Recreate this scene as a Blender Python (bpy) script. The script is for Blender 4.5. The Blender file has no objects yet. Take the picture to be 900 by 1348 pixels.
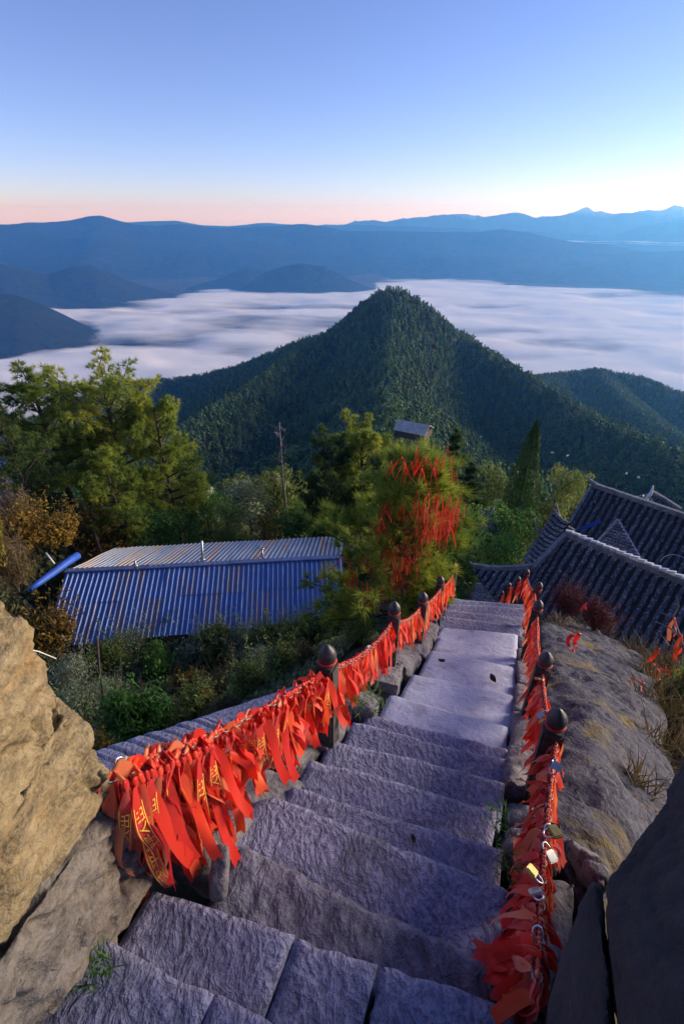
import bpy, bmesh, math, random
import numpy as np
from mathutils import Vector, Matrix

random.seed(7)
rng = np.random.default_rng(7)
scene = bpy.context.scene
COL = scene.collection
R = math.radians

# ------------------------------------------------------------------ camera
PITCH = R(31.45)
cam_data = bpy.data.cameras.new('camera')
cam = bpy.data.objects.new('camera', cam_data)
COL.objects.link(cam)
cam.location = (0, 0, 0)                       # the eye is the origin; the stair falls away below it
cam.rotation_euler = (R(90) - PITCH, 0, 0)
cam_data.sensor_fit = 'VERTICAL'
cam_data.sensor_height = 36.0
cam_data.lens = 36.0 * 636.0 / 1348.0
cam_data.clip_start = 0.05
cam_data.clip_end = 200000
scene.camera = cam

# ------------------------------------------------------------------ sky and sun
SUN_AZ, SUN_EL = 74.0, 11.0                       # degrees clockwise from the view direction, above the horizon
world = bpy.data.worlds.new('World')
scene.world = world
world.use_nodes = True
wn, wl = world.node_tree.nodes, world.node_tree.links
bg = wn['Background']
sky = wn.new('ShaderNodeTexSky')
sky.sky_type = 'NISHITA'
sky.sun_disc = False
sky.sun_elevation = R(SUN_EL)
sky.sun_rotation = R(SUN_AZ)
sky.altitude = 2400
sky.air_density = 1.0
sky.dust_density = 0.6
sky.ozone_density = 2.0
grade = wn.new('ShaderNodeMix')                  # the cool violet white balance of dawn, over the whole sky alike
grade.data_type = 'RGBA'; grade.blend_type = 'MULTIPLY'; grade.inputs[0].default_value = 1.0
grade.inputs[7].default_value = (1.10, 0.98, 1.34, 1)
wl.new(sky.outputs[0], grade.inputs[6])
wl.new(grade.outputs[2], bg.inputs[0])
bg.inputs[1].default_value = 0.086

sun_data = bpy.data.lights.new('sun', 'SUN')
sun = bpy.data.objects.new('sun', sun_data)
COL.objects.link(sun)
sun_data.energy = 3.1
sun_data.angle = R(28)
sun_data.color = (1.0, 0.86, 0.70)
sd = Vector((math.sin(R(SUN_AZ)) * math.cos(R(SUN_EL)), math.cos(R(SUN_AZ)) * math.cos(R(SUN_EL)), math.sin(R(SUN_EL))))
sun.rotation_euler = sd.to_track_quat('Z', 'Y').to_euler()

scene.view_settings.view_transform = 'Standard'
scene.view_settings.look = 'None'
scene.view_settings.gamma = 1.0
scene.view_settings.use_curve_mapping = False
scene.view_settings.exposure = 1.1
scene.cycles.max_bounces = 6
scene.cycles.diffuse_bounces = 3
scene.cycles.transparent_max_bounces = 16
scene.cycles.volume_bounces = 3
scene.cycles.use_denoising = True

# ------------------------------------------------------------------ helpers
CP, SP, F = math.cos(PITCH), math.sin(PITCH), 636.0
HD = R(22.0)
AL = np.array([math.sin(HD), math.cos(HD), 0.0])      # along the stair, downhill
WD = np.array([math.cos(HD), -math.sin(HD), 0.0])     # across the stair, to the right

def ray(u, v):
    t = (v - 674.0) / F
    return np.array([(u - 450.0) / F, CP - t * SP, -SP - t * CP])
def onz(u, v, z):
    r = ray(u, v); return r * (z / r[2])
def ond(u, v, d):
    r = ray(u, v); return r * (d / math.hypot(r[0], r[1]))
def onst(u, v, H=1.75):
    r = ray(u, v); return r * (H / (-r[2] - 0.6 * float(r @ AL)))
def onw(u, v, w):
    r = ray(u, v); return r * (w / float(r @ WD))
def sw(al, w, z):
    return AL * al + WD * w + np.array([0, 0, z])

def smooth(a, b, x):
    t = np.clip((x - a) / (b - a), 0, 1)
    return t * t * (3 - 2 * t)
def _h(ix, iy, iz, seed):
    h = (ix.astype(np.int64) * 374761393 + iy.astype(np.int64) * 668265263 + iz.astype(np.int64) * 2147483647 + seed * 974634533) & 0xFFFFFFFF
    h = ((h ^ (h >> 13)) * 1274126177) & 0xFFFFFFFF
    h = ((h ^ (h >> 16)) * 2246822519) & 0xFFFFFFFF
    return ((h ^ (h >> 15)) & 0xFFFFFF) / float(0xFFFFFF)
def noise3(x, y, z, seed=0):
    x, y, z = np.broadcast_arrays(np.asarray(x, float), np.asarray(y, float), np.asarray(z, float))
    ix, iy, iz = np.floor(x), np.floor(y), np.floor(z)
    fx, fy, fz = x - ix, y - iy, z - iz
    fx, fy, fz = [f * f * f * (f * (f * 6 - 15) + 10) for f in (fx, fy, fz)]
    out = 0
    for a in (0, 1):
        for b in (0, 1):
            for c in (0, 1):
                wgt = (fx if a else 1 - fx) * (fy if b else 1 - fy) * (fz if c else 1 - fz)
                out = out + wgt * _h(ix + a, iy + b, iz + c, seed)
    return out * 2 - 1
def fbm(x, y, z=0.0, octv=4, seed=0, gain=0.5):
    a, s, o, n = 1.0, 0.0, 0.0, 0.0
    for k in range(octv):
        f = 2.03 ** k
        s = s + a * noise3(np.asarray(x) * f + 17.3 * k, np.asarray(y) * f - 9.1 * k, np.asarray(z) * f + 4.7 * k, seed + k)
        n += a; a *= gain
    return s / n
def ridged(x, y, z=0.0, octv=4, seed=0):
    a, s, n = 1.0, 0.0, 0.0
    for k in range(octv):
        f = 2.07 ** k
        s = s + a * (1 - np.abs(noise3(np.asarray(x) * f + 3.3 * k, np.asarray(y) * f + 8.8 * k, np.asarray(z) * f, seed + k)) * 2)
        n += a; a *= 0.5
    return s / n

def tag(o, label=None, cat=None, group=None, kind=None):
    if label: o['label'] = label
    if cat: o['category'] = cat
    if group: o['group'] = group
    if kind: o['kind'] = kind
    return o
def link(name, me, mat=None, parent=None, loc=None):
    o = bpy.data.objects.new(name, me)
    COL.objects.link(o)
    if mat is not None and me is not None and not me.materials:
        me.materials.append(mat)
    if parent is not None: o.parent = parent
    if loc is not None: o.location = loc
    return o
def empty(name, loc, rz=0.0, label=None, cat=None, group=None):
    o = bpy.data.objects.new(name, None)
    COL.objects.link(o)
    o.location = loc; o.rotation_euler = (0, 0, rz)
    o.empty_display_size = 0.1
    return tag(o, label, cat, group)
def np_mesh(name, verts, faces, smooth_sh=True, tint=None):
    """verts (n,3); faces (m,k) with k=3 or 4, or list of such arrays"""
    me = bpy.data.meshes.new(name)
    verts = np.ascontiguousarray(verts, dtype=np.float32)
    fl = faces if isinstance(faces, list) else [faces]
    fl = [np.asarray(f, dtype=np.int32) for f in fl if len(f)]
    nl = sum(f.size for f in fl); nf = sum(len(f) for f in fl)
    me.vertices.add(len(verts)); me.vertices.foreach_set('co', verts.ravel())
    me.loops.add(nl); me.polygons.add(nf)
    me.loops.foreach_set('vertex_index', np.concatenate([f.ravel() for f in fl]))
    tot = np.concatenate([np.full(len(f), f.shape[1], np.int32) for f in fl])
    st = np.concatenate([[0], np.cumsum(tot)[:-1]]).astype(np.int32)
    me.polygons.foreach_set('loop_start', st)
    me.polygons.foreach_set('use_smooth', np.full(nf, smooth_sh))
    me.update(calc_edges=True)
    if tint is not None:
        at = me.attributes.new('tint', 'FLOAT', 'POINT')
        at.data.foreach_set('value', np.ascontiguousarray(tint, dtype=np.float32))
    me.validate()
    return me
def grid_faces(nu, nv, off=0):
    i = np.arange(nu - 1)[:, None] * nv + np.arange(nv - 1)[None, :]
    i = i.ravel() + off
    return np.stack([i, i + nv, i + nv + 1, i + 1], 1)
def bm_mesh(name, bm, sm=False):
    me = bpy.data.meshes.new(name)
    bmesh.ops.recalc_face_normals(bm, faces=bm.faces)
    bm.to_mesh(me); bm.free()
    if sm:
        me.polygons.foreach_set('use_smooth', [True] * len(me.polygons))
    return me
def tube_data(pts, rad, n=8, cap=True):
    """verts and quads of a tube along pts; rad scalar or list"""
    pts = np.asarray(pts, float); m = len(pts)
    rad = np.broadcast_to(np.asarray(rad, float), (m,))
    tg = np.gradient(pts, axis=0); tg /= np.linalg.norm(tg, axis=1)[:, None] + 1e-9
    up = np.array([0, 0, 1.0]) if abs(tg[0][2]) < 0.9 else np.array([1.0, 0, 0])
    V = []
    for i in range(m):
        s = np.cross(tg[i], up); s /= np.linalg.norm(s) + 1e-9
        b = np.cross(s, tg[i])
        up = b
        a = np.arange(n) * 2 * math.pi / n
        V.append(pts[i] + rad[i] * (np.cos(a)[:, None] * s + np.sin(a)[:, None] * b))
    V = np.concatenate(V)
    Fq = []
    for i in range(m - 1):
        for k in range(n):
            Fq.append((i * n + k, i * n + (k + 1) % n, (i + 1) * n + (k + 1) % n, (i + 1) * n + k))
    if cap:
        c0 = len(V); V = np.vstack([V, pts[0], pts[-1]])
        T = [(c0, (k + 1) % n, k) for k in range(n)] + [(c0 + 1, (m - 1) * n + k, (m - 1) * n + (k + 1) % n) for k in range(n)]
    else:
        T = []
    return V, np.array(Fq, np.int32).reshape(-1, 4), np.array(T, np.int32).reshape(-1, 3)
class MB:
    """collects simple solids into one mesh"""
    def __init__(s): s.v = []; s.q = []; s.t = []; s.n = 0
    def add(s, V, Q=(), T=()):
        V = np.asarray(V, float)
        if len(Q): s.q.append(np.asarray(Q, np.int32) + s.n)
        if len(T): s.t.append(np.asarray(T, np.int32) + s.n)
        s.v.append(V); s.n += len(V); return s
    def tube(s, pts, rad, n=8): return s.add(*tube_data(pts, rad, n))
    def box8(s, P):
        return s.add(P, [(0, 3, 2, 1), (4, 5, 6, 7), (0, 1, 5, 4), (1, 2, 6, 5), (2, 3, 7, 6), (3, 0, 4, 7)])
    def box(s, c, size, M=None):
        h = np.asarray(size, float) / 2
        P = np.array([(-1, -1, -1), (1, -1, -1), (1, 1, -1), (-1, 1, -1), (-1, -1, 1), (1, -1, 1), (1, 1, 1), (-1, 1, 1)]) * h
        if M is not None: P = P @ np.asarray(M).T
        return s.box8(P + np.asarray(c, float))
    def mesh(s, name, sm=False):
        fl = []
        if s.q: fl.append(np.concatenate(s.q))
        if s.t: fl.append(np.concatenate(s.t))
        return np_mesh(name, np.concatenate(s.v), fl, sm)

# ------------------------------------------------------------------ materials
def new_mat(name):
    m = bpy.data.materials.new(name); m.use_nodes = True
    nt = m.node_tree
    return m, nt.nodes, nt.links, nt.nodes['Principled BSDF']
def _tex(n, l, kind, scale, detail=4.0, rough=0.55, vec=None, coord='Object', stretch=None):
    if vec is None:
        tc = n.new('ShaderNodeTexCoord'); vec = tc.outputs[coord]
    if stretch is not None:
        mp = n.new('ShaderNodeMapping'); mp.inputs['Scale'].default_value = stretch[:3]
        if len(stretch) > 3: mp.inputs['Rotation'].default_value = (0, 0, stretch[3])
        l.new(vec, mp.inputs[0]); vec = mp.outputs[0]
    if kind == 'noise':
        t = n.new('ShaderNodeTexNoise'); t.inputs['Detail'].default_value = detail; t.inputs['Roughness'].default_value = rough
    elif kind == 'voronoi':
        t = n.new('ShaderNodeTexVoronoi')
    else:
        t = n.new('ShaderNodeTexWave'); t.inputs['Distortion'].default_value = detail; t.inputs['Detail'].default_value = 3
    t.inputs['Scale'].default_value = scale
    l.new(vec, t.inputs['Vector'])
    return t
def ramp(n, l, src, stops):
    r = n.new('ShaderNodeValToRGB')
    e = r.color_ramp.elements
    while len(e) < len(stops): e.new(0.5)
    for k, (p, c) in enumerate(stops):
        e[k].position = p; e[k].color = (*c, 1) if len(c) == 3 else c
    l.new(src, r.inputs[0]); return r
def mixc(n, l, fac, a, b, mode='MIX'):
    m = n.new('ShaderNodeMix'); m.data_type = 'RGBA'; m.blend_type = mode
    for sock, v in ((m.inputs[0], fac), (m.inputs[6], a), (m.inputs[7], b)):
        if hasattr(v, 'links'): l.new(v, sock)
        elif isinstance(v, (int, float)): sock.default_value = v
        else: sock.default_value = (*v, 1)
    return m.outputs[2]
def bump(n, l, bs, *hs):
    """hs: (height socket, strength, distance)"""
    prev = None
    for h, s, d in hs:
        b = n.new('ShaderNodeBump'); b.inputs['Strength'].default_value = s; b.inputs['Distance'].default_value = d
        l.new(h, b.inputs['Height'])
        if prev is not None: l.new(prev, b.inputs['Normal'])
        prev = b.outputs[0]
    l.new(prev, bs.inputs['Normal'])
def plain(name, col, rough=0.7, metal=0.0, var=0.25, scale=20.0, bmp=0.0):
    m, n, l, b = new_mat(name)
    t = _tex(n, l, 'noise', scale, 5)
    c = np.array(col)
    r = ramp(n, l, t.outputs[0], [(0.3, c * (1 - var)), (0.7, np.minimum(c * (1 + var), 1))])
    l.new(r.outputs[0], b.inputs['Base Color'])
    b.inputs['Roughness'].default_value = rough; b.inputs['Metallic'].default_value = metal
    if bmp: bump(n, l, b, (t.outputs[0], bmp, 0.01))
    return m
def foliage(name, c0, c1, c2=None, trans=0.35, rough=0.6, rv=0.35):
    """leaf material: colour runs c0 -> c1 (-> c2) with the per-leaf tint attribute; the crown differs a little per plant"""
    m, n, l, b = new_mat(name)
    at = n.new('ShaderNodeAttribute'); at.attribute_name = 'tint'
    oi = n.new('ShaderNodeObjectInfo')
    ad = n.new('ShaderNodeMath'); ad.operation = 'MULTIPLY_ADD'
    l.new(oi.outputs['Random'], ad.inputs[0]); ad.inputs[1].default_value = rv
    l.new(at.outputs['Fac'], ad.inputs[2])
    sb = n.new('ShaderNodeMath'); sb.operation = 'SUBTRACT'; l.new(ad.outputs[0], sb.inputs[0]); sb.inputs[1].default_value = rv * 0.5
    st = [(0.0, c0), (0.55, c1), (1.0, c2 or c1)]
    r = ramp(n, l, sb.outputs[0], st)
    l.new(r.outputs[0], b.inputs['Base Color'])
    b.inputs['Roughness'].default_value = rough
    b.inputs['Specular IOR Level'].default_value = 0.25
    tr = n.new('ShaderNodeBsdfTranslucent'); l.new(r.outputs[0], tr.inputs[0])
    mx = n.new('ShaderNodeMixShader'); mx.inputs[0].default_value = trans
    l.new(b.outputs[0], mx.inputs[1]); l.new(tr.outputs[0], mx.inputs[2])
    l.new(mx.outputs[0], n['Material Output'].inputs[0])
    return m

M_bark = plain('bark', (0.075, 0.055, 0.042), 0.9, var=0.45, scale=9, bmp=0.6)
M_barkpale = plain('pale_bark', (0.22, 0.19, 0.17), 0.9, var=0.4, scale=9, bmp=0.5)
M_forest = foliage('forest_leaves', (0.04, 0.085, 0.035), (0.09, 0.18, 0.055), (0.20, 0.29, 0.085), trans=0.3, rv=0.9)
M_pine = foliage('pine_needles', (0.09, 0.16, 0.035), (0.29, 0.36, 0.055), (0.46, 0.45, 0.06), trans=0.5)
M_pinedark = foliage('pine_needles_dark', (0.03, 0.065, 0.025), (0.08, 0.14, 0.04), (0.18, 0.23, 0.055), trans=0.45)
M_cypress = foliage('cypress_leaves', (0.015, 0.045, 0.014), (0.045, 0.10, 0.022), (0.11, 0.18, 0.035), trans=0.2)
M_broad = foliage('broad_leaves', (0.075, 0.12, 0.035), (0.18, 0.24, 0.06), (0.32, 0.33, 0.09), trans=0.35)
M_paleleaf = foliage('grey_green_leaves', (0.15, 0.20, 0.12), (0.29, 0.35, 0.20), (0.42, 0.46, 0.30), trans=0.35)
M_bushgreen = foliage('bush_leaves', (0.03, 0.10, 0.022), (0.085, 0.21, 0.04), (0.16, 0.29, 0.06), trans=0.45)
M_orange = foliage('autumn_leaves', (0.08, 0.045, 0.012), (0.20, 0.12, 0.022), (0.32, 0.22, 0.03), trans=0.35)
M_redleaf = foliage('red_twigs', (0.05, 0.012, 0.015), (0.11, 0.025, 0.03), (0.22, 0.04, 0.04), trans=0.3)
M_drygrass = foliage('dry_grass', (0.07, 0.05, 0.02), (0.15, 0.11, 0.05), (0.24, 0.18, 0.09), trans=0.3)
M_yellowleaf = foliage('yellow_leaves', (0.14, 0.12, 0.012), (0.26, 0.21, 0.02), (0.36, 0.28, 0.03), trans=0.4)

def ground_mat():
    m, n, l, b = new_mat('hill_soil')
    geo = n.new('ShaderNodeNewGeometry')
    a = _tex(n, l, 'noise', 0.9, 6, 0.6, vec=geo.outputs['Position'])
    c = _tex(n, l, 'noise', 0.05, 4, 0.6, vec=geo.outputs['Position'])
    r1 = ramp(n, l, a.outputs[0], [(0.3, (0.03, 0.03, 0.016)), (0.55, (0.055, 0.052, 0.026)), (0.75, (0.10, 0.08, 0.05))])
    r2 = ramp(n, l, c.outputs[0], [(0.4, (0.022, 0.032, 0.014)), (0.65, (0.07, 0.05, 0.03))])
    l.new(mixc(n, l, 0.5, r1.outputs[0], r2.outputs[0]), b.inputs['Base Color'])
    b.inputs['Roughness'].default_value = 0.95
    bump(n, l, b, (a.outputs[0], 0.6, 0.3))
    return m
M_soil = ground_mat()
def far_mat(name, c0, c1, scale):
    m, n, l, b = new_mat(name)
    geo = n.new('ShaderNodeNewGeometry')
    a = _tex(n, l, 'noise', scale, 8, 0.65, vec=geo.outputs['Position'])
    r = ramp(n, l, a.outputs[0], [(0.35, c0), (0.65, c1)])
    l.new(r.outputs[0], b.inputs['Base Color']); b.inputs['Roughness'].default_value = 0.95
    b.inputs['Specular IOR Level'].default_value = 0.1
    f = _tex(n, l, 'noise', scale * 6, 8, 0.75, vec=geo.outputs['Position'])
    fr_ = ramp(n, l, f.outputs[0], [(0.36, tuple(0.35 * x for x in c0)), (0.52, c0), (0.68, c1)])
    l.new(mixc(n, l, 0.6, r.outputs[0], fr_.outputs[0]), b.inputs['Base Color'])
    bump(n, l, b, (f.outputs[0], 1.0, 0.35 / scale))
    return m
M_farhill = far_mat('wooded_hill', (0.018, 0.032, 0.022), (0.05, 0.065, 0.035), 0.004)
M_range = far_mat('far_range', (0.010, 0.022, 0.022), (0.06, 0.075, 0.06), 0.0016)
M_valley = far_mat('valley_fields', (0.05, 0.06, 0.045), (0.17, 0.13, 0.12), 0.003)
# ------------------------------------------------------------------ terrain
def sray(pts):   # (u, v, horizontal distance) -> world points
    return np.array([ond(u, v, d) for u, v, d in pts])
RIDGES = [
    (np.array([(-60, -200, 30), (-10, -40, 4), (0, 0, -4), (6, 30, -20), (10, 70, -36)] + [tuple(ond(545, 575, 130))] +
              [tuple(ond(520, 560, 200)), tuple(ond(515, 535, 320)), tuple(ond(515, 500, 450)), tuple(ond(514, 440, 580)), tuple(ond(517, 386, 690))]), 0.62),
    (sray([(522, 380, 690), (500, 381, 690), (487, 389, 688), (470, 403, 682), (450, 420, 670), (430, 438, 650), (405, 449, 620), (370, 473, 570), (330, 502, 510), (290, 526, 460), (250, 552, 410), (215, 575, 370), (170, 605, 330)]), 0.75),
    (sray([(508, 380, 690), (530, 379, 695), (548, 386, 693), (562, 398, 690), (578, 412, 684), (600, 434, 670), (650, 462, 630), (690, 486, 590), (740, 518, 530), (800, 551, 450), (860, 574, 390), (940, 606, 320), (1050, 640, 260)]), 0.75),
    (sray([(432, 436, 800), (400, 444, 880), (370, 455, 930), (340, 469, 980), (300, 483, 1060), (270, 490, 1130), (215, 498, 1250), (180, 500, 1380), (140, 506, 1500), (90, 520, 1600)]), 0.55),
    (sray([(215, 498, 1250), (180, 530, 1000), (150, 560, 820)]), 0.6),
    (sray([(640, 470, 800), (700, 494, 960), (728, 490, 1050), (790, 485, 1120), (840, 493, 1130), (900, 516, 1080), (980, 545, 1000)]), 0.5),
    (sray([(790, 485, 1120), (830, 530, 850), (900, 575, 640)]), 0.55),
]
# local ground: (point) list, the surface is a radial-basis fit through them
def plane_z(al, w): return -1.75 - 0.6 * al
loc = []
for al in (-2.0, -0.5, 0.5, 1.5, 2.5, 3.5, 4.5, 5.6):
    for w in (-0.7, -0.1, 0.45):
        loc.append(tuple(sw(al, w, plane_z(al, 0) - 0.55)))
for al, w, dz in [(0.5, -1.3, -0.7), (1.5, -1.3, -0.8), (2.5, -1.2, -0.8), (4, -1.2, -0.7), (5.5, -1.3, -0.8), (0.8, -2.2, -1.6), (2, -2.2, -1.9), (4, -2.4, -1.7), (6, -2.6, -1.6),
                  (1, -4, -4.2), (3, -4, -3.8), (6, -4.5, -3.6), (1.5, 1.0, -0.7), (3, 1.2, -0.9), (5, 1.4, -1.0), (7, 1.2, -1.2), (1, 2.5, -2.5), (3, 3, -3.0), (5, 3.3, -3.2), (7.5, 2.5, -2.6)]:
    loc.append(tuple(sw(al, w, plane_z(al, 0) + dz)))
loc += [(-4, 2, -6), (-7, 5, -9.5), (-7, 9, -13.2), (-2, 9, -11.5), (-12, 13, -15.5), (-6, 14, -16.5), (0, 14, -14.8), (-12, 18, -17.0), (-4, 19, -17.2), (2, 19, -16.5),
        (-15.5, 17, -14.6), (-16, 21, -14.2), (-20, 20, -12.0), (-20, 26, -14.5), (-13.5, 22.5, -15.2), (-10, 27, -19), (0, 27, -20.5), (-18, 32, -20), (6, 27, -19), (-6, 40, -27), (8, 40, -26), (-25, 40, -27),
        (4.5, 12, -11.8), (4, 15, -13.2), (7, 9, -12.0), (10, 12, -12.8), (8, 16, -13.5), (14, 8, -13), (20, 14, -14.5), (12, 22, -17), (25, 25, -22), (18, 40, -29), (35, 40, -34), (40, 15, -24),
        (-12, 4, -9), (-20, 8, -10.5), (-30, 15, -17), (-40, 35, -34), (-3, -3, -3), (5, -3, -2.5), (4, 1, -4), (8, 3, -8), (0, -20, 6), (-30, -10, -5), (30, -5, -12)]
LOC = np.array(loc, float)
def _rbf():
    P = LOC[:, :2]; D = np.linalg.norm(P[:, None] - P[None], axis=2)
    n = len(P); A = np.zeros((n + 3, n + 3)); A[:n, :n] = D + np.eye(n) * 0.02
    A[:n, n] = 1; A[:n, n + 1:] = P; A[n, :n] = 1; A[n + 1:, :n] = P.T
    return np.linalg.solve(A, np.concatenate([LOC[:, 2], [0, 0, 0]]))
RBFW = _rbf()
def local_z(x, y):
    x = np.asarray(x, float); y = np.asarray(y, float)
    sh = x.shape; Q = np.stack([x.ravel(), y.ravel()], 1); n = len(LOC)
    out = np.empty(len(Q))
    for s in range(0, len(Q), 20000):
        q = Q[s:s + 20000]
        D = np.linalg.norm(q[:, None] - LOC[None, :, :2], axis=2)
        out[s:s + 20000] = D @ RBFW[:n] + RBFW[n] + q @ RBFW[n + 1:]
    return out.reshape(sh)
def ridge_z(x, y):
    x = np.asarray(x, float); y = np.asarray(y, float)
    best = np.full(x.shape, -620.0)
    nz = fbm(x * 0.006, y * 0.006, 0, 4, 11)
    gul = ridged(x * 0.0085, y * 0.0085, 0, 3, 23)
    for P, sl in RIDGES:
        zc = np.full(x.shape, -1e9)
        for a, b in zip(P[:-1], P[1:]):
            d = b[:2] - a[:2]; L2 = d @ d
            t = np.clip(((x - a[0]) * d[0] + (y - a[1]) * d[1]) / L2, 0, 1)
            dist = np.hypot(x - a[0] - t * d[0], y - a[1] - t * d[1])
            s = sl * (1 + 0.18 * nz) * dist
            s = s - np.minimum(dist, 90) * 0.20 * (gul + 0.1)
            zc = np.maximum(zc, a[2] + (b[2] - a[2]) * t - s)
        k = 22.0
        hh = np.clip(0.5 + 0.5 * (zc - best) / k, 0, 1)
        best = best * (1 - hh) + zc * hh + k * hh * (1 - hh) * 0.6
    return best - 8.0                      # the trees stand on it and make up the skyline
def ground_z(x, y):
    x = np.asarray(x, float); y = np.asarray(y, float)
    r = np.hypot(x, y)
    zr = ridge_z(x, y)
    wgt = smooth(42, 110, r)
    m = r < 112
    zl = zr.copy()
    if m.any(): zl[m] = local_z(x[m], y[m])
    return zl * (1 - wgt) + zr * wgt

az = np.radians(np.arange(-112, 112.01, 0.5)); rr = 0.35 * np.exp(np.linspace(0, math.log(3800 / 0.35), 330))
A_, R_ = np.meshgrid(az, rr, indexing='ij')
X, Y = np.sin(A_) * R_, np.cos(A_) * R_
Z = ground_z(X, Y)
Z += np.where(R_ < 80, 0.10 * np.minimum(R_ / 4, 1) * fbm(X * 1.1, Y * 1.1, 0, 3, 5), 0)
tag(link('ground', np_mesh('ground', np.stack([X, Y, Z], -1).reshape(-1, 3), grid_faces(len(az), len(rr))[:, ::-1]), M_soil), kind='structure')

# valley floor far below
az2 = np.radians(np.arange(-112, 112.01, 1.0)); r2 = 600 * np.exp(np.linspace(0, math.log(12600 / 600), 200))
A_, R_ = np.meshgrid(az2, r2, indexing='ij')
X, Y = np.sin(A_) * R_, np.cos(A_) * R_
Z = -560 + 45 * fbm(X / 900, Y / 900, 0, 4, 31) + 30 * smooth(4000, 9000, R_)
tag(link('valley_floor', np_mesh('valley_floor', np.stack([X, Y, Z], -1).reshape(-1, 3), grid_faces(len(az2), len(r2))[:, ::-1]), M_valley), kind='structure')

def azd(u, v=300):
    r = ray(u, v); return math.degrees(math.atan2(r[0], r[1]))
def sky_range(name, sky_pts, d_crest, d_near, d_far, mat, rough=0.16, nseed=1, wl_=1500.0, base=-575.0, nd=70, jag=0.0):
    """a mountain range: crest heights come from the skyline, then spurs and gullies fall to the valley on both sides"""
    P = sorted([(azd(u, v), u, v) for u, v in sky_pts])
    a = np.array([p[0] for p in P])
    el = np.array([ray(u, v)[2] / math.hypot(*ray(u, v)[:2]) for _, u, v in P])
    na = int((a[-1] - a[0]) / 0.10) + 2
    aa = np.linspace(a[0], a[-1], na)
    e = np.interp(aa, a, el)
    ker = np.array([1, 2, 3, 2, 1.0]); ker /= ker.sum()
    e = np.convolve(np.pad(e, 2, mode='edge'), ker, 'valid')
    rr_ = np.concatenate([np.linspace(d_near, d_crest, nd), np.linspace(d_crest, d_far, nd // 3 + 1)[1:]])
    A, D = np.meshgrid(np.radians(aa), rr_, indexing='ij')
    bend = 0.10 * d_crest * fbm(A * 9, A * 0, 0, 2, nseed + 40)
    X, Y = np.sin(A) * D, np.cos(A) * D
    Zc = (e * d_crest)[:, None] + jag * np.abs(e * d_crest)[:, None] * 0
    if jag: Zc = Zc + jag * (ridged(X / (wl_ * 0.35), Y / (wl_ * 0.35), 0, 4, nseed + 7) - 0.5)
    t = np.where(D <= d_crest, (D - d_near) / (d_crest - d_near), (d_far - D) / (d_far - d_crest))
    t = np.clip(t, 0, 1)
    spur = ridged(X / wl_, Y / wl_, 0, 5, nseed)
    prof = t ** 1.15 * (1 - rough * 1.6 * (1 - t)) + rough * (spur - 0.25) * 4 * t * (1 - t)
    edge = smooth(0, 0.03, (A - A[0, 0]) / (A[-1, 0] - A[0, 0]))
    Z = base + (Zc - base) * prof
    Z = Z + (Zc - base) * 0.030 * fbm(X / (wl_ * 0.16), Y / (wl_ * 0.16), 0, 5, nseed + 3) * smooth(0, 0.2, t)
    return tag(link(name, np_mesh(name, np.stack([X, Y, Z], -1).reshape(-1, 3), grid_faces(na, len(rr_))[:, ::-1]), mat), kind='structure')

sky_range('hill', [(-420, 470), (-300, 430), (-180, 385), (-80, 362), (0, 347), (35, 354), (60, 361), (95, 351), (120, 349), (150, 361), (190, 377), (225, 386), (270, 398)], 4300, 3450, 5000, M_farhill, 0.22, 3, 900)
sky_range('hill', [(-300, 440), (-150, 400), (-40, 385), (20, 388), (60, 402), (90, 417), (112, 428), (135, 442)], 2900, 2350, 3600, M_farhill, 0.2, 13, 600)
sky_range('hill', [(205, 392), (235, 383), (290, 366), (325, 352), (350, 357), (375, 372), (400, 385)], 4900, 4300, 5400, M_farhill, 0.12, 5, 700)
sky_range('hill', [(300, 386), (325, 374), (350, 358), (375, 350), (395, 347), (428, 350), (448, 362), (470, 372), (495, 382)], 4400, 3950, 5000, M_farhill, 0.12, 7, 600)
sky_range('mountain_range', [(-500, 330), (-300, 312), (-120, 300), (0, 295), (60, 292), (95, 290), (115, 285), (132, 283), (150, 288), (175, 295), (210, 298), (245, 295), (290, 300), (340, 299), (375, 297), (400, 295), (425, 298), (460, 304), (540, 304), (620, 306), (660, 301), (700, 307), (750, 318), (800, 322), (860, 334), (960, 345), (1150, 365), (1400, 400)], 7200, 5500, 8000, M_range, 0.32, 17, 1900)
sky_range('mountain_range', [(560, 352), (640, 345), (720, 338), (800, 336), (850, 331), (900, 330), (980, 322), (1100, 330), (1300, 360)], 6900, 5500, 7500, M_range, 0.2, 57, 1300)
sky_range('mountain_range', [(-300, 310), (-100, 305), (60, 300), (190, 292), (230, 290), (265, 296), (300, 298), (340, 293), (380, 295), (430, 298), (480, 296), (540, 298), (600, 300), (680, 304), (740, 306), (800, 312), (900, 318), (1100, 330)], 10300, 9700, 10900, M_range, 0.15, 21, 2600)
sky_range('mountain_range', [(740, 325), (790, 318), (815, 308), (840, 299), (870, 293), (900, 289), (960, 286), (1050, 292), (1200, 320)], 9900, 9300, 10400, M_range, 0.15, 27, 2000)

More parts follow.
